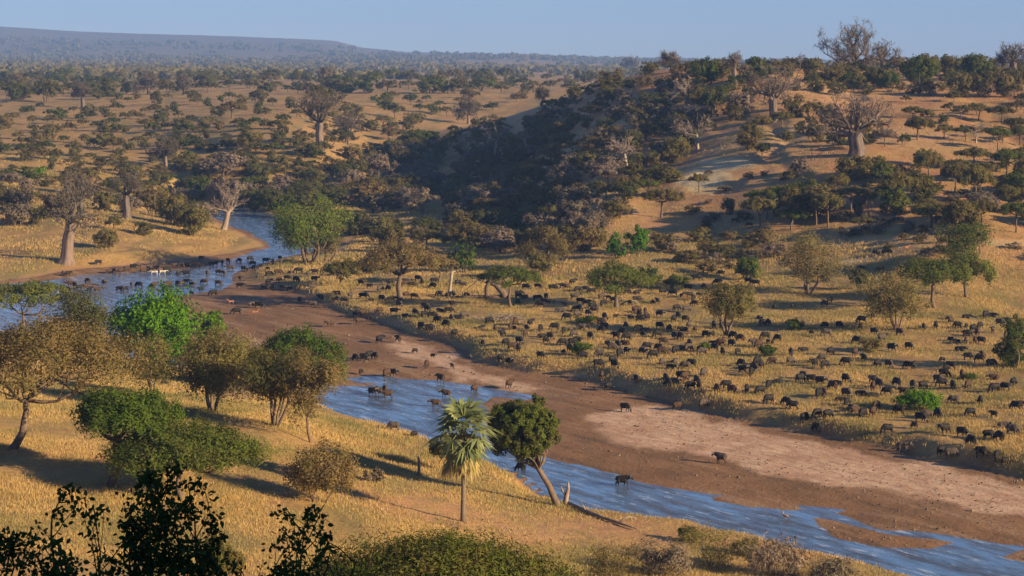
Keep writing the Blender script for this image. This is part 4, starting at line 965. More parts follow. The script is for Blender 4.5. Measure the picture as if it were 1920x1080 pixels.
fill(SLOPE, 245, (18, 36), (1.1, 1.9), ['grey', 'brown', 'dark', 'grey', 'olive', 'brown'], .15)
fill([(-30, 152), (1150, 150), (1150, 176), (700, 176), (-30, 182)], 85, (20, 38), (1.1, 1.9), ['dark', 'dark', 'olive', 'green', 'brown'], .5)
fill([(-30, 182), (1000, 182), (960, 215), (700, 225), (-30, 232)], 48, (12, 24), (1.1, 1.7), ['dark', 'olive', 'brown', 'green'], .5)
fill([(-30, 232), (800, 225), (800, 262), (660, 300), (600, 345), (430, 380), (320, 370), (-30, 345)], 125, (12, 28), (1.3, 2.1), ['dark', 'olive', 'green', 'olive', 'brown', 'dark'], .4)
fill([(-30, 345), (310, 350), (410, 420), (330, 440), (-30, 440)], 20, (22, 36), (1.1, 1.7), ['olive', 'brown', 'grey'], .4)
fill([(1290, 140), (1960, 140), (1960, 176), (1600, 182), (1340, 200)], 40, (20, 38), (1.1, 1.6), ['olive', 'green', 'brown', 'dark'], .3)
fill([(1350, 200), (1960, 178), (1960, 300), (1500, 290), (1380, 300)], 44, (20, 36), (1.0, 1.6), ['olive', 'brown', 'olive', 'green'], .6)
fill([(1400, 320), (1960, 300), (1960, 440), (1420, 440)], 34, (26, 46), (1.0, 1.5), ['olive', 'brown', 'olive', 'green', 'grey'], .6)
fill([(1290, 128), (1960, 126), (1960, 150), (1290, 152)], 44, (20, 34), (1.2, 1.9), ['olive', 'brown', 'brown', 'olive', 'grey'], .2)
fill([(1290, 330), (1960, 290), (1960, 500), (1700, 480), (1300, 430)], 70, (8, 15), (1.4, 2.4), ['grey', 'brown', 'grey', 'dark'], .0)
fill([(1240, 430), (1480, 440), (1440, 500), (1250, 520)], 16, (12, 22), (1.3, 2.2), ['brown', 'brown', 'olive', 'grey'], .0)
fill([(600, 430), (1150, 440), (1120, 470), (900, 480), (650, 470)], 24, (20, 36), (1.2, 1.8), ['dark', 'grey', 'olive', 'brown'], .2)
fill([(330, 372), (640, 372), (660, 402), (540, 404), (350, 384)], 12, (26, 42), (1.2, 1.8), ['dark', 'dark', 'grey', 'green'], .2)
tx = np.array([t[0] for t in TREES]); ty = np.array([t[1] for t in TREES])
HX, HY, HZt = hit(tx, ty)
COL = {'olive': "olive", 'brown': "dry brown", 'green': "green", 'dark': "dark green", 'grey': "leafless grey", 'bright': "bright green", 'lush': "fresh green"}
for k, (px, py, h, w, col, form) in enumerate(TREES):
    Y = HY[k]; s = F / Y; far = h < 34 or Y > 900
    key = f"{form}_{'far' if far else 'mid'}{k % 5}"
    nm = "acacia_tree" if form == 'acacia' else {"grey": "leafless_bush", "dark": "evergreen_bush", "green": "evergreen_bush"}.get(col, "thorn_bush")  # all thorn bushes of the same shapes; the name follows foliage colour only
    sx, sz = (w / s / 10, h / s / 8) if form == 'acacia' else (w / s / 6, h / s / 5)
    e = put(key, nm, HX[k], Y, HZt[k], sx, sz, col)
    if inside(SLOPE, px, py): where, grp = "on the dark slope", "scrub of the dark slope"
    elif px > 1180: where, grp = ("on the hillside" if py > 185 else "near the hilltop"), "trees and bushes of the right hill"
    elif py < 186: where, grp = "in the far tree belt", "trees of the far tree belt"
    else: where, grp = "on the left plain", "trees and bushes of the left plain"
    size = "tall" if h > 48 else ("low" if h < 22 else "bushy")
    ITEMS.append((e, px, py, f"{size} {COL[col]} {'acacia' if form == 'acacia' else 'shrub'}", "tree" if form == 'acacia' else "bush", grp))
mark("the round bare tree of the far belt", 278, 160); mark("the small far baobab", 155, 180); mark("the round skyline tree", 1182, 125)

# far woodland: one mass
rng = np.random.default_rng(5); W_ = MB(); ncl = 9000
Yw = np.exp(rng.uniform(np.log(2000), np.log(8200), ncl)); Xw = rng.uniform(-.29, .29, ncl) * Yw
den = fbm(Xw / 260, Yw / 700, 3); keep = rng.random(ncl) < np.clip((den - .36) * 5, .04, 1); Xw, Yw = Xw[keep], Yw[keep]
Zw = ground_z(Xw, Yw); nl = 22; Rw = rng.uniform(3.5, 8, len(Xw)) * (1 + Yw / 9000)
d = in_ball(len(Xw) * nl, rng, .6).reshape(-1, nl, 3); d[..., 2] = np.abs(d[..., 2]) * .8 + .1
pos = np.stack([Xw, Yw, Zw], 1)[:, None] + d * Rw[:, None, None]
sz = np.repeat(Rw, nl) * .55
n = len(sz); a = rng.normal(size=(n, 3)); a /= np.linalg.norm(a, axis=1)[:, None]; b = np.cross(a, rng.normal(size=(n, 3))); b /= np.linalg.norm(b, axis=1)[:, None]
p = pos.reshape(-1, 3); V = np.stack([p - a * sz[:, None], p + b * sz[:, None] * .7, p + a * sz[:, None], p - b * sz[:, None] * .7], 1)
W_.add(V.reshape(-1, 3), np.arange(n * 4).reshape(-1, 4))
tag(link("distant_woodland", W_.data("distant_woodland", [M['olive']])), "hazy bush and woodland spreading to the far escarpment", "woodland", None, "stuff")
# ------------------------------------------------------------------ animals: one continuous skin per body
def make_body(name, chains, voxel, mats):
    """joints with radii grown into tubes, fused into one continuous surface"""
    b = MB()
    for ch in chains:
        ch = np.array(ch, float)
        t = np.linspace(0, 1, len(ch)); tt = np.linspace(0, 1, (len(ch) - 1) * 3 + 1)
        p = np.stack([np.interp(tt, t, ch[:, i]) for i in range(3)], 1); ra = np.interp(tt, t, ch[:, 3])
        fl = ch[0, 4] if ch.shape[1] > 4 else 1.0                # sideways flattening
        V0 = b.n; tube(b, p, ra, 10)
        if fl != 1.0: b.v[-1][:, 1] *= fl
    me = b.data(name + "_cage", [], True)
    o = bpy.data.objects.new(name, me); C.objects.link(o)
    r = o.modifiers.new("r", 'REMESH'); r.mode = 'VOXEL'; r.voxel_size = voxel; r.use_smooth_shade = True
    s = o.modifiers.new("s", 'SMOOTH'); s.iterations = 4; s.factor = .5
    dg = bpy.context.evaluated_depsgraph_get()
    out = []
    base = bpy.data.meshes.new_from_object(o.evaluated_get(dg))
    bpy.data.objects.remove(o)
    for m in mats:
        c = base.copy(); c.name = name; c.materials.clear(); c.materials.append(M[m]); out.append(c)
    return out

def buffalo(pose):
    """returns joint chains and horn curves; faces +x, feet on z = 0"""
    z = 0.0 if pose != 'lying' else -.52
    torso = [(-1.02, 0, 1.02 + z, .16, .86), (-.88, 0, 1.04 + z, .33, .86), (-.55, 0, 1.03 + z, .41, .86), (-.1, 0, .99 + z, .44, .86), (.35, 0, 1.05 + z, .45, .86), (.62, 0, 1.12 + z, .38, .86), (.82, 0, 1.1 + z, .28, .86)]
    if pose in ('grazing', 'grazing_turned'):
        sy = .35 if pose == 'grazing_turned' else 0
        neck = [(.55, 0, 1.14, .34), (.9, sy * .3, .98, .27), (1.16, sy * .7, .66, .20)]; head = [(1.12, sy * .7, .68, .19), (1.26, sy, .44, .16), (1.38, sy * 1.15, .2, .115), (1.42, sy * 1.2, .1, .10)]
        hb = (1.2, sy * .8, .62); fw = nrm((.45, sy * .4, -.85)); up = nrm((.85, 0, .5))
    else:
        neck = [(.55, 0, 1.16 + z, .34), (.95, 0, 1.2 + z, .26), (1.2, 0, 1.22 + z, .2)]; head = [(1.15, 0, 1.27 + z, .18), (1.4, 0, 1.18 + z, .17), (1.62, 0, 1.02 + z, .12), (1.7, 0, .96 + z, .105)]
        hb = (1.26, 0, 1.36 + z); fw = nrm((.85, 0, -.5)); up = nrm((.5, 0, .85))
    if pose == 'lying':
        legs = [[(.5, s * .25, .45, .2), (.85, s * .3, .14, .12), (.45, s * .36, .09, .08)] for s in (1, -1)] + [[(-.6, s * .3, .45, .26), (-.2, s * .48, .16, .14), (-.7, s * .5, .1, .09)] for s in (1, -1)]
    else:
        st = {'walking': .2, 'grazing': .08, 'grazing_turned': .14, 'standing': .03}[pose]
        legs = [[(.52, s * .18, .85, .19), (.54 + s * st, s * .2, .5, .1), (.52 + s * st * 1.3, s * .2, .3, .068), (.52 + s * st * 1.2, s * .2, .1, .062), (.55 + s * st * 1.2, s * .2, 0, .085)] for s in (1, -1)]
        legs += [[(-.66, s * .2, .95, .27), (-.58 - s * st * .5, s * .22, .68, .17), (-.86 - s * st, s * .2, .44, .085), (-.78 - s * st, s * .2, .12, .065), (-.74 - s * st, s * .2, 0, .085)] for s in (1, -1)]
    tail = [(-1.04, 0, 1.15 + z, .05), (-1.14, 0, .85 + z, .035), (-1.1, 0, .55 + z, .04)]
    hb = np.array(hb); sd = np.array([0, 1.0, 0])
    ears = [[(*(hb + sd * s * .16 - up * .06), .07), (*(hb + sd * s * .42 - up * .16), .06)] for s in (1, -1)]
    horns = MB()
    for s in (1, -1):
        P = [hb + sd * s * .02 + up * .04, hb + sd * s * .2 + up * .05, hb + sd * s * .42 - up * .14, hb + sd * s * .55 - up * .06, hb + sd * s * .52 + up * .14, hb + sd * s * .44 + up * .26]
        tube(horns, P, [.085, .09, .065, .05, .035, .015], 7)
    return [torso, neck, head, tail] + legs + ears, horns
HIDES = ['hide_black', 'hide_brown', 'hide_dusty']
BUF = {}
for pose in ('grazing', 'grazing_turned', 'standing', 'walking', 'lying'):
    ch, hn = buffalo(pose)
    BUF[pose] = (make_body("buffalo_" + pose, ch, .055, HIDES), hn.data("buffalo_horns", [M['horn']], True))

# photo positions read from enlarged tiles: (tile origin, [(x, y at the feet), ...]) at six times size
TILES = [((100, 440), [(505, 335), (110, 465), (165, 470), (625, 440), (690, 440), (745, 440), (830, 420), (900, 385), (940, 375), (1010, 440), (1110, 340), (1070, 420), (1150, 410), (1245, 345), (1265, 420), (1290, 440), (1365, 375), (1455, 385), (1515, 380), (1580, 360), (1660, 375), (1770, 355), (1825, 355), (1900, 335), (1410, 465), (1495, 475), (1730, 475), (1860, 455),
    (195, 590), (240, 600), (180, 655), (290, 625), (390, 545), (500, 660), (570, 575), (410, 650), (745, 650), (810, 650), (880, 600), (965, 605), (1130, 600), (1110, 625), (1250, 625), (1300, 595), (1400, 590), (1440, 590), (1500, 565), (1560, 595), (1700, 570), (1660, 645), (1855, 575), (1555, 685), (1800, 690), (1660, 290)]),
  ((400, 440), [(165, 320), (295, 320), (410, 305), (445, 355), (100, 325), (190, 405), (120, 460), (590, 325), (670, 335), (760, 340), (750, 290), (610, 400), (460, 405), (495, 450), (345, 415), (520, 500), (625, 465), (730, 455), (620, 565), (740, 540), (860, 445), (830, 515), (930, 535), (960, 435), (1060, 475), (1140, 445), (1140, 535), (570, 615), (640, 625), (770, 600), (850, 620), (960, 620), (1120, 625), (300, 520), (300, 605), (1020, 335),
    (1205, 740), (970, 765), (1110, 815), (1395, 700), (1400, 760), (1470, 780), (1540, 715), (1310, 1040), (1630, 1010), (430, 825), (515, 830), (260, 900)]),
  ((660, 480), [(105, 335), (200, 370), (320, 400), (410, 400), (435, 325), (605, 335), (680, 355), (740, 285), (790, 325), (925, 305), (915, 370), (130, 485), (215, 510), (335, 510), (435, 500), (605, 470), (700, 485), (980, 460), (1140, 455), (1070, 485), (1290, 475), (1190, 335), (1250, 355), (1710, 465), (1760, 335), (1880, 455), (1865, 550), (530, 575), (820, 590), (1125, 570), (475, 660), (310, 655), (600, 700), (710, 675), (845, 630), (810, 690), (900, 705), (1000, 640), (1090, 645), (970, 750), (1060, 800), (1120, 730), (1200, 710), (1260, 705), (780, 830), (870, 845), (1155, 905), (1470, 1015), (1450, 820), (1540, 765), (1610, 850), (1780, 830), (1840, 780), (1690, 915), (1730, 1015), (1800, 1065), (190, 735), (40, 670), (120, 670)]),
  ((960, 480), [(155, 380), (290, 370), (460, 385), (575, 365), (625, 375), (680, 325), (740, 405), (75, 485), (145, 480), (285, 505), (380, 485), (365, 525), (440, 540), (65, 555), (320, 580), (590, 570), (560, 630), (620, 725), (710, 495), (770, 540), (830, 405), (900, 425), (730, 625), (780, 630), (730, 690), (840, 565), (905, 600), (930, 650), (860, 680), (1030, 560), (1010, 485), (1085, 490), (1145, 425), (1210, 530), (1150, 525), (1290, 425), (1330, 560), (1410, 520), (1400, 425), (1380, 375), (1585, 535), (1640, 545), (1690, 435), (1840, 405), (1815, 455), (1905, 465), (1790, 335), (1890, 325), (1850, 615), (1170, 705), (1040, 715), (940, 715), (1340, 705), (1430, 685), (1400, 640), (1500, 655), (1440, 745), (1520, 725), (1660, 690), (1870, 705), (1820, 745), (1000, 775)]),
  ((960, 600), [(1010, 145), (1040, 105), (205, 65), (170, 105), (30, 115), (150, 185), (320, 135), (480, 115), (580, 155), (660, 125), (780, 115), (830, 110), (700, 195), (740, 265), (680, 285), (350, 195), (430, 220), (380, 265), (110, 215), (80, 270), (570, 290), (10, 360), (70, 360), (320, 435), (580, 380), (650, 365), (880, 215), (1170, 215), (1250, 175), (1290, 235), (1280, 285), (1080, 285), (1130, 345), (1190, 325), (1470, 195), (1480, 135), (1425, 140), (1660, 105), (1765, 130), (1280, 70), (1640, 195), (1830, 220), (1900, 225), (1700, 275), (1470, 365), (1520, 335), (1650, 345), (1840, 385), (1590, 435), (1690, 395), (1210, 415), (1290, 385), (800, 440), (990, 425), (1130, 485), (970, 545), (1155, 560), (1010, 665), (1400, 705), (1690, 515), (1780, 545), (1830, 495), (1730, 695), (1760, 755), (1830, 705), (1905, 675), (1270, 1035), (1860, 1020), (1080, 795)]),
  ((640, 600), [(430, 262), (640, 256), (160, 465), (250, 460), (320, 445), (390, 445), (220, 615), (510, 650), (580, 640), (830, 375), (1030, 430), (1250, 550), (960, 545), (1120, 710), (350, 875), (420, 860), (490, 840), (520, 905), (1060, 1005), (1180, 895), (1500, 825), (1800, 440), (1890, 475), (1890, 772)]),
  ((640, 680), [(590, 770), (820, 840)]),
  ((1260, 500), [(15, 205), (110, 225), (180, 240), (275, 155), (365, 255), (520, 210), (560, 80), (760, 100), (860, 195), (940, 215), (45, 285), (20, 340), (110, 355), (190, 355), (300, 335), (240, 385), (260, 445), (55, 495), (160, 515), (80, 590), (25, 625), (150, 625), (130, 725), (190, 700), (260, 735), (380, 805), (440, 795), (470, 695), (690, 810), (775, 840), (580, 705), (500, 885), (550, 895), (670, 895), (740, 980), (200, 895), (130, 940), (190, 955), (40, 985), (345, 1005), (480, 950), (570, 1000), (30, 1075), (1140, 470), (1365, 480), (1720, 445), (1780, 410), (985, 595), (1015, 670), (1085, 665), (1725, 695), (1880, 695), (1720, 175), (1050, 820), (1080, 870), (1190, 840), (1130, 875), (930, 895), (980, 915), (1490, 955), (1340, 1000), (1780, 995), (1570, 765), (1740, 785)]),
  ((1600, 540), [(90, 400), (80, 475), (230, 520), (480, 485), (520, 535), (790, 470), (930, 460), (1070, 355), (1100, 405), (1175, 460), (1270, 340), (1490, 335), (1560, 325), (1650, 425), (1720, 405), (1270, 455), (1350, 495), (1425, 460), (1400, 540), (1570, 505), (1100, 595), (1170, 630), (1280, 555), (1370, 625), (1440, 630), (1270, 630), (430, 715), (620, 695), (1200, 710), (1450, 770), (1290, 810), (1430, 835), (20, 765), (120, 835), (40, 625), (320, 605), (270, 895), (400, 890), (620, 915), (680, 915), (1000, 825), (1050, 930), (1100, 915), (1550, 895), (1225, 1015), (1020, 1005), (950, 1070), (1585, 1030)]),
  ((1280, 640), [(840, 265), (1010, 262), (1210, 258), (1450, 245), (1485, 285), (1570, 235), (1840, 275), (1600, 310), (660, 285), (30, 320), (100, 295), (240, 400), (675, 360), (800, 345), (770, 390), (880, 315), (20, 440), (160, 480), (90, 550), (190, 550), (390, 575), (490, 535), (555, 585), (720, 575), (870, 600), (965, 535), (1090, 475), (1320, 465), (1360, 425), (1450, 465), (1550, 495), (970, 700), (1170, 720), (1240, 770), (1530, 640), (1590, 630), (1690, 548), (1750, 495), (1830, 465), (1370, 910), (1515, 885), (1630, 868), (1510, 1020), (240, 745), (1770, 680), (1840, 630), (1850, 730), (1900, 770)]),
  ((1600, 700), [(225, 115), (290, 165), (220, 195), (230, 275), (80, 255), (380, 245), (490, 145), (570, 220), (260, 408), (515, 460), (25, 440), (110, 500), (220, 490), (780, 178), (670, 175), (950, 125), (1000, 155), (1120, 180), (1290, 178), (1590, 215), (1710, 195), (1800, 135), (1130, 345), (1430, 350), (1860, 375), (1830, 410), (1320, 485), (1580, 495), (840, 515), (955, 505), (755, 548), (690, 620), (385, 695), (1030, 680), (1220, 715), (1330, 820), (1520, 740), (1650, 765), (1690, 620), (1790, 700), (560, 880), (990, 930), (1100, 960), (1440, 950), (1615, 990), (1710, 1020)])]
pts = []
for (ox, oy), l in TILES:
    for x, y in l:
        px, py = ox + x / 6, oy + y / 6
        if not any(abs(px - a) < 5.0 and abs(py - b) < 3.2 for a, b in pts): pts.append((px, py))
pts += [(1167, 914), (1352, 870), (978, 887), (308, 723), (1378, 419), (1405, 426), (1622, 436), (1640, 479), (1665, 478), (1653, 479), (1687, 447), (1617, 509), (1651, 511), (1545, 527), (1352, 517)]
pts = np.array(pts)
BX, BY, BZ = hit(pts[:, 0], pts[:, 1])
order = np.argsort(BY)
rng = np.random.default_rng(19)
FACE = {(1167, 914): 0, (1352, 870): 180, (978, 887): 175}
rest = MB(); nb = 0; BUFIT = []
for k in order:
    px, py = pts[k]
    u = rng.random(); inwater = float(BZ[k]) < .12
    pose = 'grazing' if u < .5 else 'grazing_turned' if u < .78 else 'standing' if u < .86 else 'walking' if u < .9 else 'lying'
    if pose == 'lying' and (BZ[k] < .8 or BY[k] > 360 * K): pose = 'standing'
    if BZ[k] < .5 and pose.startswith('grazing') and rng.random() < .5: pose = 'walking'
    v = rng.random(); hide = 0 if v < .62 else 1 if v < .8 else 2
    if inwater and v > .3: hide = 1
    a = rng.choice([0, 180, 200, 330, 160, 90, 270, 225, 315, 45, 135, 60, 120, 240, 300]) + rng.uniform(-18, 18)
    if (px, py) == (1167, 914): pose, a, hide = 'walking', -8, 0
    if (px, py) == (1352, 870): pose, a, hide = 'standing', 150, 2
    if abs(px - 816.7) < 1 and abs(py - 767.5) < 1: pose, a, hide = 'standing', 175, 1
    sc = rng.uniform(.75, .88) if rng.random() < .88 else rng.uniform(.5, .6)
    z = float(BZ[k]) if not inwater else max(float(BZ[k]), -.22)
    if nb < 300:
        e = link("buffalo", BUF[pose][0][hide]); e.location = (BX[k], BY[k], z - (.1 if BZ[k] > 1 else .02)); e.rotation_euler = (0, 0, math.radians(a)); e.scale = (sc * .84, sc, sc * 1.1)
        link("horns", BUF[pose][1], e)
        act = {'grazing': "grazing", 'grazing_turned': "grazing", 'standing': "standing", 'walking': "walking", 'lying': "lying"}[pose]
        if (px, py) == (1167, 914): tag(e, "lone black buffalo wading through the blue channel, closest to the viewer", "buffalo", "buffalo of the herd")
        elif (px, py) == (1352, 870): tag(e, "lone dusty buffalo standing on the bare sand beside the wet mud", "buffalo", "buffalo of the herd")
        elif (px, py) == (978, 887): tag(e, "buffalo partly hidden behind the crown of the leaning tree", "buffalo", "buffalo of the herd")
        elif (px, py) == (308, 723): tag(e, "single black buffalo beneath the olive thorn tree on the near bank", "buffalo", "buffalo of the herd")
        else:
            where = "wading" if inwater else ("on sand" if BZ[k] < .7 else "")
            ITEMS.append((e, px, py, f"{('black', 'brown', 'dusty grey')[hide]} buffalo {act if not inwater else ''} {where}".replace("  ", " ").strip(), "buffalo", "buffalo of the herd"))
        nb += 1
    else:
        me = BUF[pose][0][hide]; hm = BUF[pose][1]
        for m_, mi in ((me, hide), (hm, 3)):
            n = len(m_.vertices); co = np.zeros(n * 3, np.float32); m_.vertices.foreach_get("co", co); co = co.reshape(-1, 3) * sc
            ca_, sa = math.cos(math.radians(a)), math.sin(math.radians(a))
            co = np.stack([co[:, 0] * ca_ - co[:, 1] * sa + BX[k], co[:, 0] * sa + co[:, 1] * ca_ + BY[k], co[:, 2] + z], 1)
            vi = np.zeros(len(m_.loops), np.int32); m_.loops.foreach_get("vertex_index", vi)
            lt = np.zeros(len(m_.polygons), np.int32); m_.polygons.foreach_get("loop_total", lt); ls_ = np.zeros(len(m_.polygons), np.int32); m_.polygons.foreach_get("loop_start", ls_)
            q4 = ls_[lt == 4]; q3 = ls_[lt == 3]
            rest.add(co, vi[q4[:, None] + np.arange(4)] if len(q4) else None, vi[q3[:, None] + np.arange(3)] if len(q3) else None, mi)
if rest.n:
    tag(link("distant_buffalo", rest.data("distant_buffalo", [M[h] for h in HIDES] + [M['horn']], True)), "rest of the buffalo herd crowding the far river pool and its bank", "buffalo", None, "stuff")

def quadruped(h, L, slim, headup, horn=None):
    """small antelope or zebra: h shoulder height, L body length"""
    t = [(-L / 2, 0, h * .86, h * .10, .8), (-L * .38, 0, h * .86, h * .17 * slim, .8), (0, 0, h * .80, h * .175 * slim, .8), (L * .3, 0, h * .84, h * .18 * slim, .8), (L * .45, 0, h * .9, h * .12, .8)]
    hd = h * (1.38 if headup else .95)
    nk = [(L * .38, 0, h * .9, h * .13), (L * .55, 0, h * 1.1 if headup else h * .95, h * .09), (L * .66, 0, hd, h * .075)]
    he = [(L * .63, 0, hd, h * .08), (L * .78, 0, hd - h * .08, h * .06), (L * .9, 0, hd - h * .17, h * .04)]
    lg = [[(L * .32, s * h * .09, h * .75, h * .09), (L * .33, s * h * .1, h * .42, h * .038), (L * .32, s * h * .1, 0, h * .03)] for s in (1, -1)] + [[(-L * .38, s * h * .1, h * .78, h * .14), (-L * .34, s * h * .1, h * .58, h * .08), (-L * .46, s * h * .1, h * .36, h * .04), (-L * .42, s * h * .1, 0, h * .03)] for s in (1, -1)]
    er = [[(L * .62, s * h * .05, hd + h * .05, h * .03), (L * .58, s * h * .12, hd + h * .17, h * .025)] for s in (1, -1)]
    return [t, nk, he, [(-L / 2, 0, h * .9, h * .03), (-L * .56, 0, h * .55, h * .025)]] + lg + er
ZB = make_body("zebra_body", quadruped(1.15, 1.5, 1.1, False), .05, ['zebra'])[0]
for k, (px, py, a, lb) in enumerate([(289, 519, 185, "pale striped zebra on the left of the pair drinking among wading buffalo"), (305, 518, 5, "pale striped zebra on the right of the pair among wading buffalo")]):
    X, Y, Z, s = px_size(px, py); o = link("zebra", ZB); o.location = (X, Y, max(Z, -.15)); o.rotation_euler = (0, 0, math.radians(a)); tag(o, lb, "zebra", "zebras in the river pool")
mark("the two pale zebras", 297, 517)
AN = make_body("antelope_body", quadruped(.88, 1.05, 1.0, True), .035, ['hide_red'])[0]
for px, py, a, lb in [(433, 572, 200, "slender reddish antelope standing alone on the bare wet sand"), (478, 592, 10, "reddish antelope on the wet sand below the two dark buffalo"), (1285, 560, 90, "small reddish antelope at the shaded hill foot"), (1700, 470, 30, "small reddish antelope on the eroded hillside track")]:
    X, Y, Z, s = px_size(px, py); o = link("antelope", AN); o.location = (X, Y, Z); o.rotation_euler = (0, 0, math.radians(a)); tag(o, lb, "antelope", "antelopes")
mark("the slender reddish antelope", 433, 570)
BD = make_body("bird_body", [[(-.32, 0, .3, .05, .8), (-.1, 0, .32, .13, .8), (.12, 0, .36, .13, .8), (.24, 0, .44, .07, .8)], [(.2, 0, .42, .07), (.27, 0, .62, .05), (.3, 0, .68, .065), (.42, 0, .66, .025)], [(0, .05, .28, .03), (.02, .05, 0, .02)], [(0, -.05, .28, .03), (.02, -.05, 0, .02)]], .022, ['white', 'tan_bird'])
for px, py, m_, sc, nm, lb in [(1473, 976, 1, 1.35, "goose", "tan goose standing in the shallow blue channel at the lower right"), (111, 556, 0, 1.1, "egret", "white egret at the edge of the river pool beside the flat green acacia")]:
    X, Y, Z, s = px_size(px, py); o = link(nm, BD[m_]); o.location = (X, Y, max(Z, -.05)); o.scale = (sc * .85,) * 3; o.rotation_euler = (0, 0, 2.6); tag(o, lb, "bird", "water birds")

# ------------------------------------------------------------------ wording from the nearest landmark
buck = {}
for it in ITEMS:
    e, px, py, ph, cat, grp = it
    best = min(LAND.items(), key=lambda kv: ((kv[1][0] - px) ** 2 + ((kv[1][1] - py) * 1.6) ** 2))
    dx, dy = px - best[1][0], (py - best[1][1]) * 1.6
    side = ("right of" if dx > 0 else "left of") if abs(dx) > abs(dy) else ("in front of" if dy > 0 else "behind")
    buck.setdefault((ph, best[0], side), []).append((dx * dx + dy * dy, it))
for (ph, ln, side), l in buck.items():
    l.sort(key=lambda t: t[0])
    for r_, (_, (e, px, py, _, cat, grp)) in enumerate(l, 1):
        o_ = "" if len(l) == 1 else (", nearest" if r_ == 1 else f", {ORD[min(r_, 20)]}")
        tag(e, f"{ph}{o_} {side} {ln}", cat, grp)

# ------------------------------------------------------------------ dry grass
rng = np.random.default_rng(23); G = MB()
def grass(n, y0, y1, hgt, wid, blades, spread):
    Y = rng.uniform(y0, y1, n); X = (rng.uniform(-200, 2120, n) - 960) / F * Y
    z, bed, _ = ground_z(X, Y, True)
    ny_ = fbm(X / 7 + 3, Y / 12 + 8, 3)
    ok = (bed > 1.2) & (ny_ > rng.uniform(.3, .55, n)) & (z > .9)
    tr = np.exp(-(((X - 6) / 26) ** 2 + ((Y - 165 * K) / 13) ** 2)) * .9
    hl = np.clip((z - 4) / 6, 0, 1) * (Y > 330) * (X > -10) * .85
    ok &= rng.random(n) > np.maximum(tr, hl)
    X, Y, z = X[ok], Y[ok], z[ok]; n = len(X); hh = hgt * (.5 + fbm(X / 11, Y / 15))
    m = blades
    ox = rng.normal(size=(n, m)) * spread; oy = rng.normal(size=(n, m)) * spread
    b = np.stack([X[:, None] + ox, Y[:, None] + oy, np.repeat(z[:, None] - .05, m, 1)], -1)
    ang = rng.uniform(0, np.pi, (n, m)); w = wid * rng.uniform(.6, 1.4, (n, m))
    dv = np.stack([np.cos(ang) * w, np.sin(ang) * w, np.zeros((n, m))], -1)
    h = hh[:, None] * rng.uniform(.6, 1.3, (n, m))
    tip = b + np.stack([rng.normal(size=(n, m)) * .3 * h, rng.normal(size=(n, m)) * .3 * h, h], -1)
    V = np.stack([b - dv, b + dv, tip], 2).reshape(-1, 3)
    G.add(V, None, np.arange(len(V)).reshape(-1, 3))
grass(170000, 128 * K, 235 * K, .24, .025, 7, .3)
grass(210000, 190 * K, 360 * K, .36, .036, 6, .42)
grass(130000, 340 * K, 620 * K, .5, .07, 5, .7)
def grass_mat():
    m, nt, out = new_mat("dry_grass")
    geo = N(nt, "ShaderNodeNewGeometry")
    c = mixc(nt, geo.outputs["Random Per Island"], (.43, .30, .115), (.57, .41, .175))
    n1 = ramp(nt, noise(nt, geo.outputs["Position"], .09, 5, .7), .42, .62)
    c = mixc(nt, n1, c, (.25, .225, .085))
    d = N(nt, "ShaderNodeBsdfDiffuse"); t = N(nt, "ShaderNodeBsdfTranslucent"); mx = N(nt, "ShaderNodeMixShader"); mx.inputs[0].default_value = .3
    nt.links.new(c, d.inputs[0]); nt.links.new(c, t.inputs[0]); nt.links.new(d.outputs[0], mx.inputs[1]); nt.links.new(t.outputs[0], mx.inputs[2]); nt.links.new(mx.outputs[0], out.inputs[0])
    return m
tag(link("dry_grass", G.data("dry_grass", [grass_mat()])), "dry golden grass covering the banks and the grazing flat", "grass", None, "stuff")

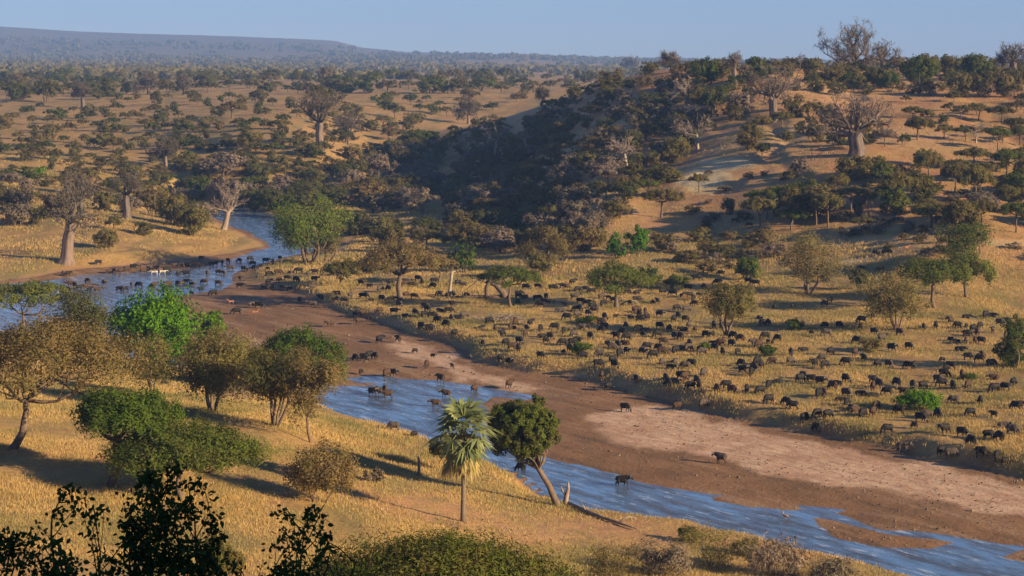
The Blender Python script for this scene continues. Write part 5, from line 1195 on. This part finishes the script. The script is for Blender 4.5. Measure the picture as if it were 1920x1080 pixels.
# pebbles, dung and bits of dead wood on the riverbed
rng = np.random.default_rng(29); S_ = MB(); n = 14000
Y = rng.uniform(175, 420, n); X = (rng.uniform(-100, 2050, n) - 960) / F * Y
z, bed, wet = ground_z(X, Y, True); ok = (bed < 2.5) & (wet > .4) & (fbm(X / 6, Y / 8) > rng.uniform(.35, .6, n)); X, Y, z = X[ok], Y[ok], z[ok]; n = len(X)
r_ = rng.uniform(.04, .16, n) * np.where(rng.random(n) < .06, 2.0, 1)
oc = np.array([(1, 0, 0), (-1, 0, 0), (0, 1, 0), (0, -1, 0), (0, 0, .7), (0, 0, -.5)]); V = np.stack([X, Y, z + .02], 1)[:, None] + oc * r_[:, None, None] * rng.uniform(.6, 1.5, (n, 6, 1))
tf = np.array([(0, 2, 4), (2, 1, 4), (1, 3, 4), (3, 0, 4), (2, 0, 5), (1, 2, 5), (3, 1, 5), (0, 3, 5)])
S_.add(V.reshape(-1, 3), None, (np.arange(n)[:, None, None] * 6 + tf).reshape(-1, 3))
tag(link("river_stones", S_.data("river_stones", [leaf_mat("stones_and_dung", (.06, .045, .032), (.30, .22, .16), 0)])), "small stones, dung and dead bits strewn over the riverbed", "stones", None, "stuff")

# ------------------------------------------------------------------ haze
m = bpy.data.materials.new("haze"); m.use_nodes = True; nt = m.node_tree; nt.nodes.clear()
out = nt.nodes.new("ShaderNodeOutputMaterial"); pv = nt.nodes.new("ShaderNodeVolumePrincipled")
pv.inputs["Color"].default_value = (.27, .50, 1.0, 1); pv.inputs["Density"].default_value = HAZE; pv.inputs["Density Attribute"].default_value = ""; pv.inputs["Anisotropy"].default_value = 0
nt.links.new(pv.outputs[0], out.inputs["Volume"])
zlo, zhi = float(GZ.min()) - 1.0, float(GZ.max()) + 12
hx, y0, y1 = 5400, -140, 11700
mb = MB(); mb.add([(-hx, y0, zlo), (hx, y0, zlo), (hx, y1, zlo), (-hx, y1, zlo), (-hx, y0, zhi), (hx, y0, zhi), (hx, y1, zhi), (-hx, y1, zhi)], [(0, 3, 2, 1), (4, 5, 6, 7), (0, 1, 5, 4), (1, 2, 6, 5), (2, 3, 7, 6), (3, 0, 4, 7)])
tag(link("haze", mb.data("haze", [m])), "thin blue evening haze over the whole valley", "haze", None, "stuff")
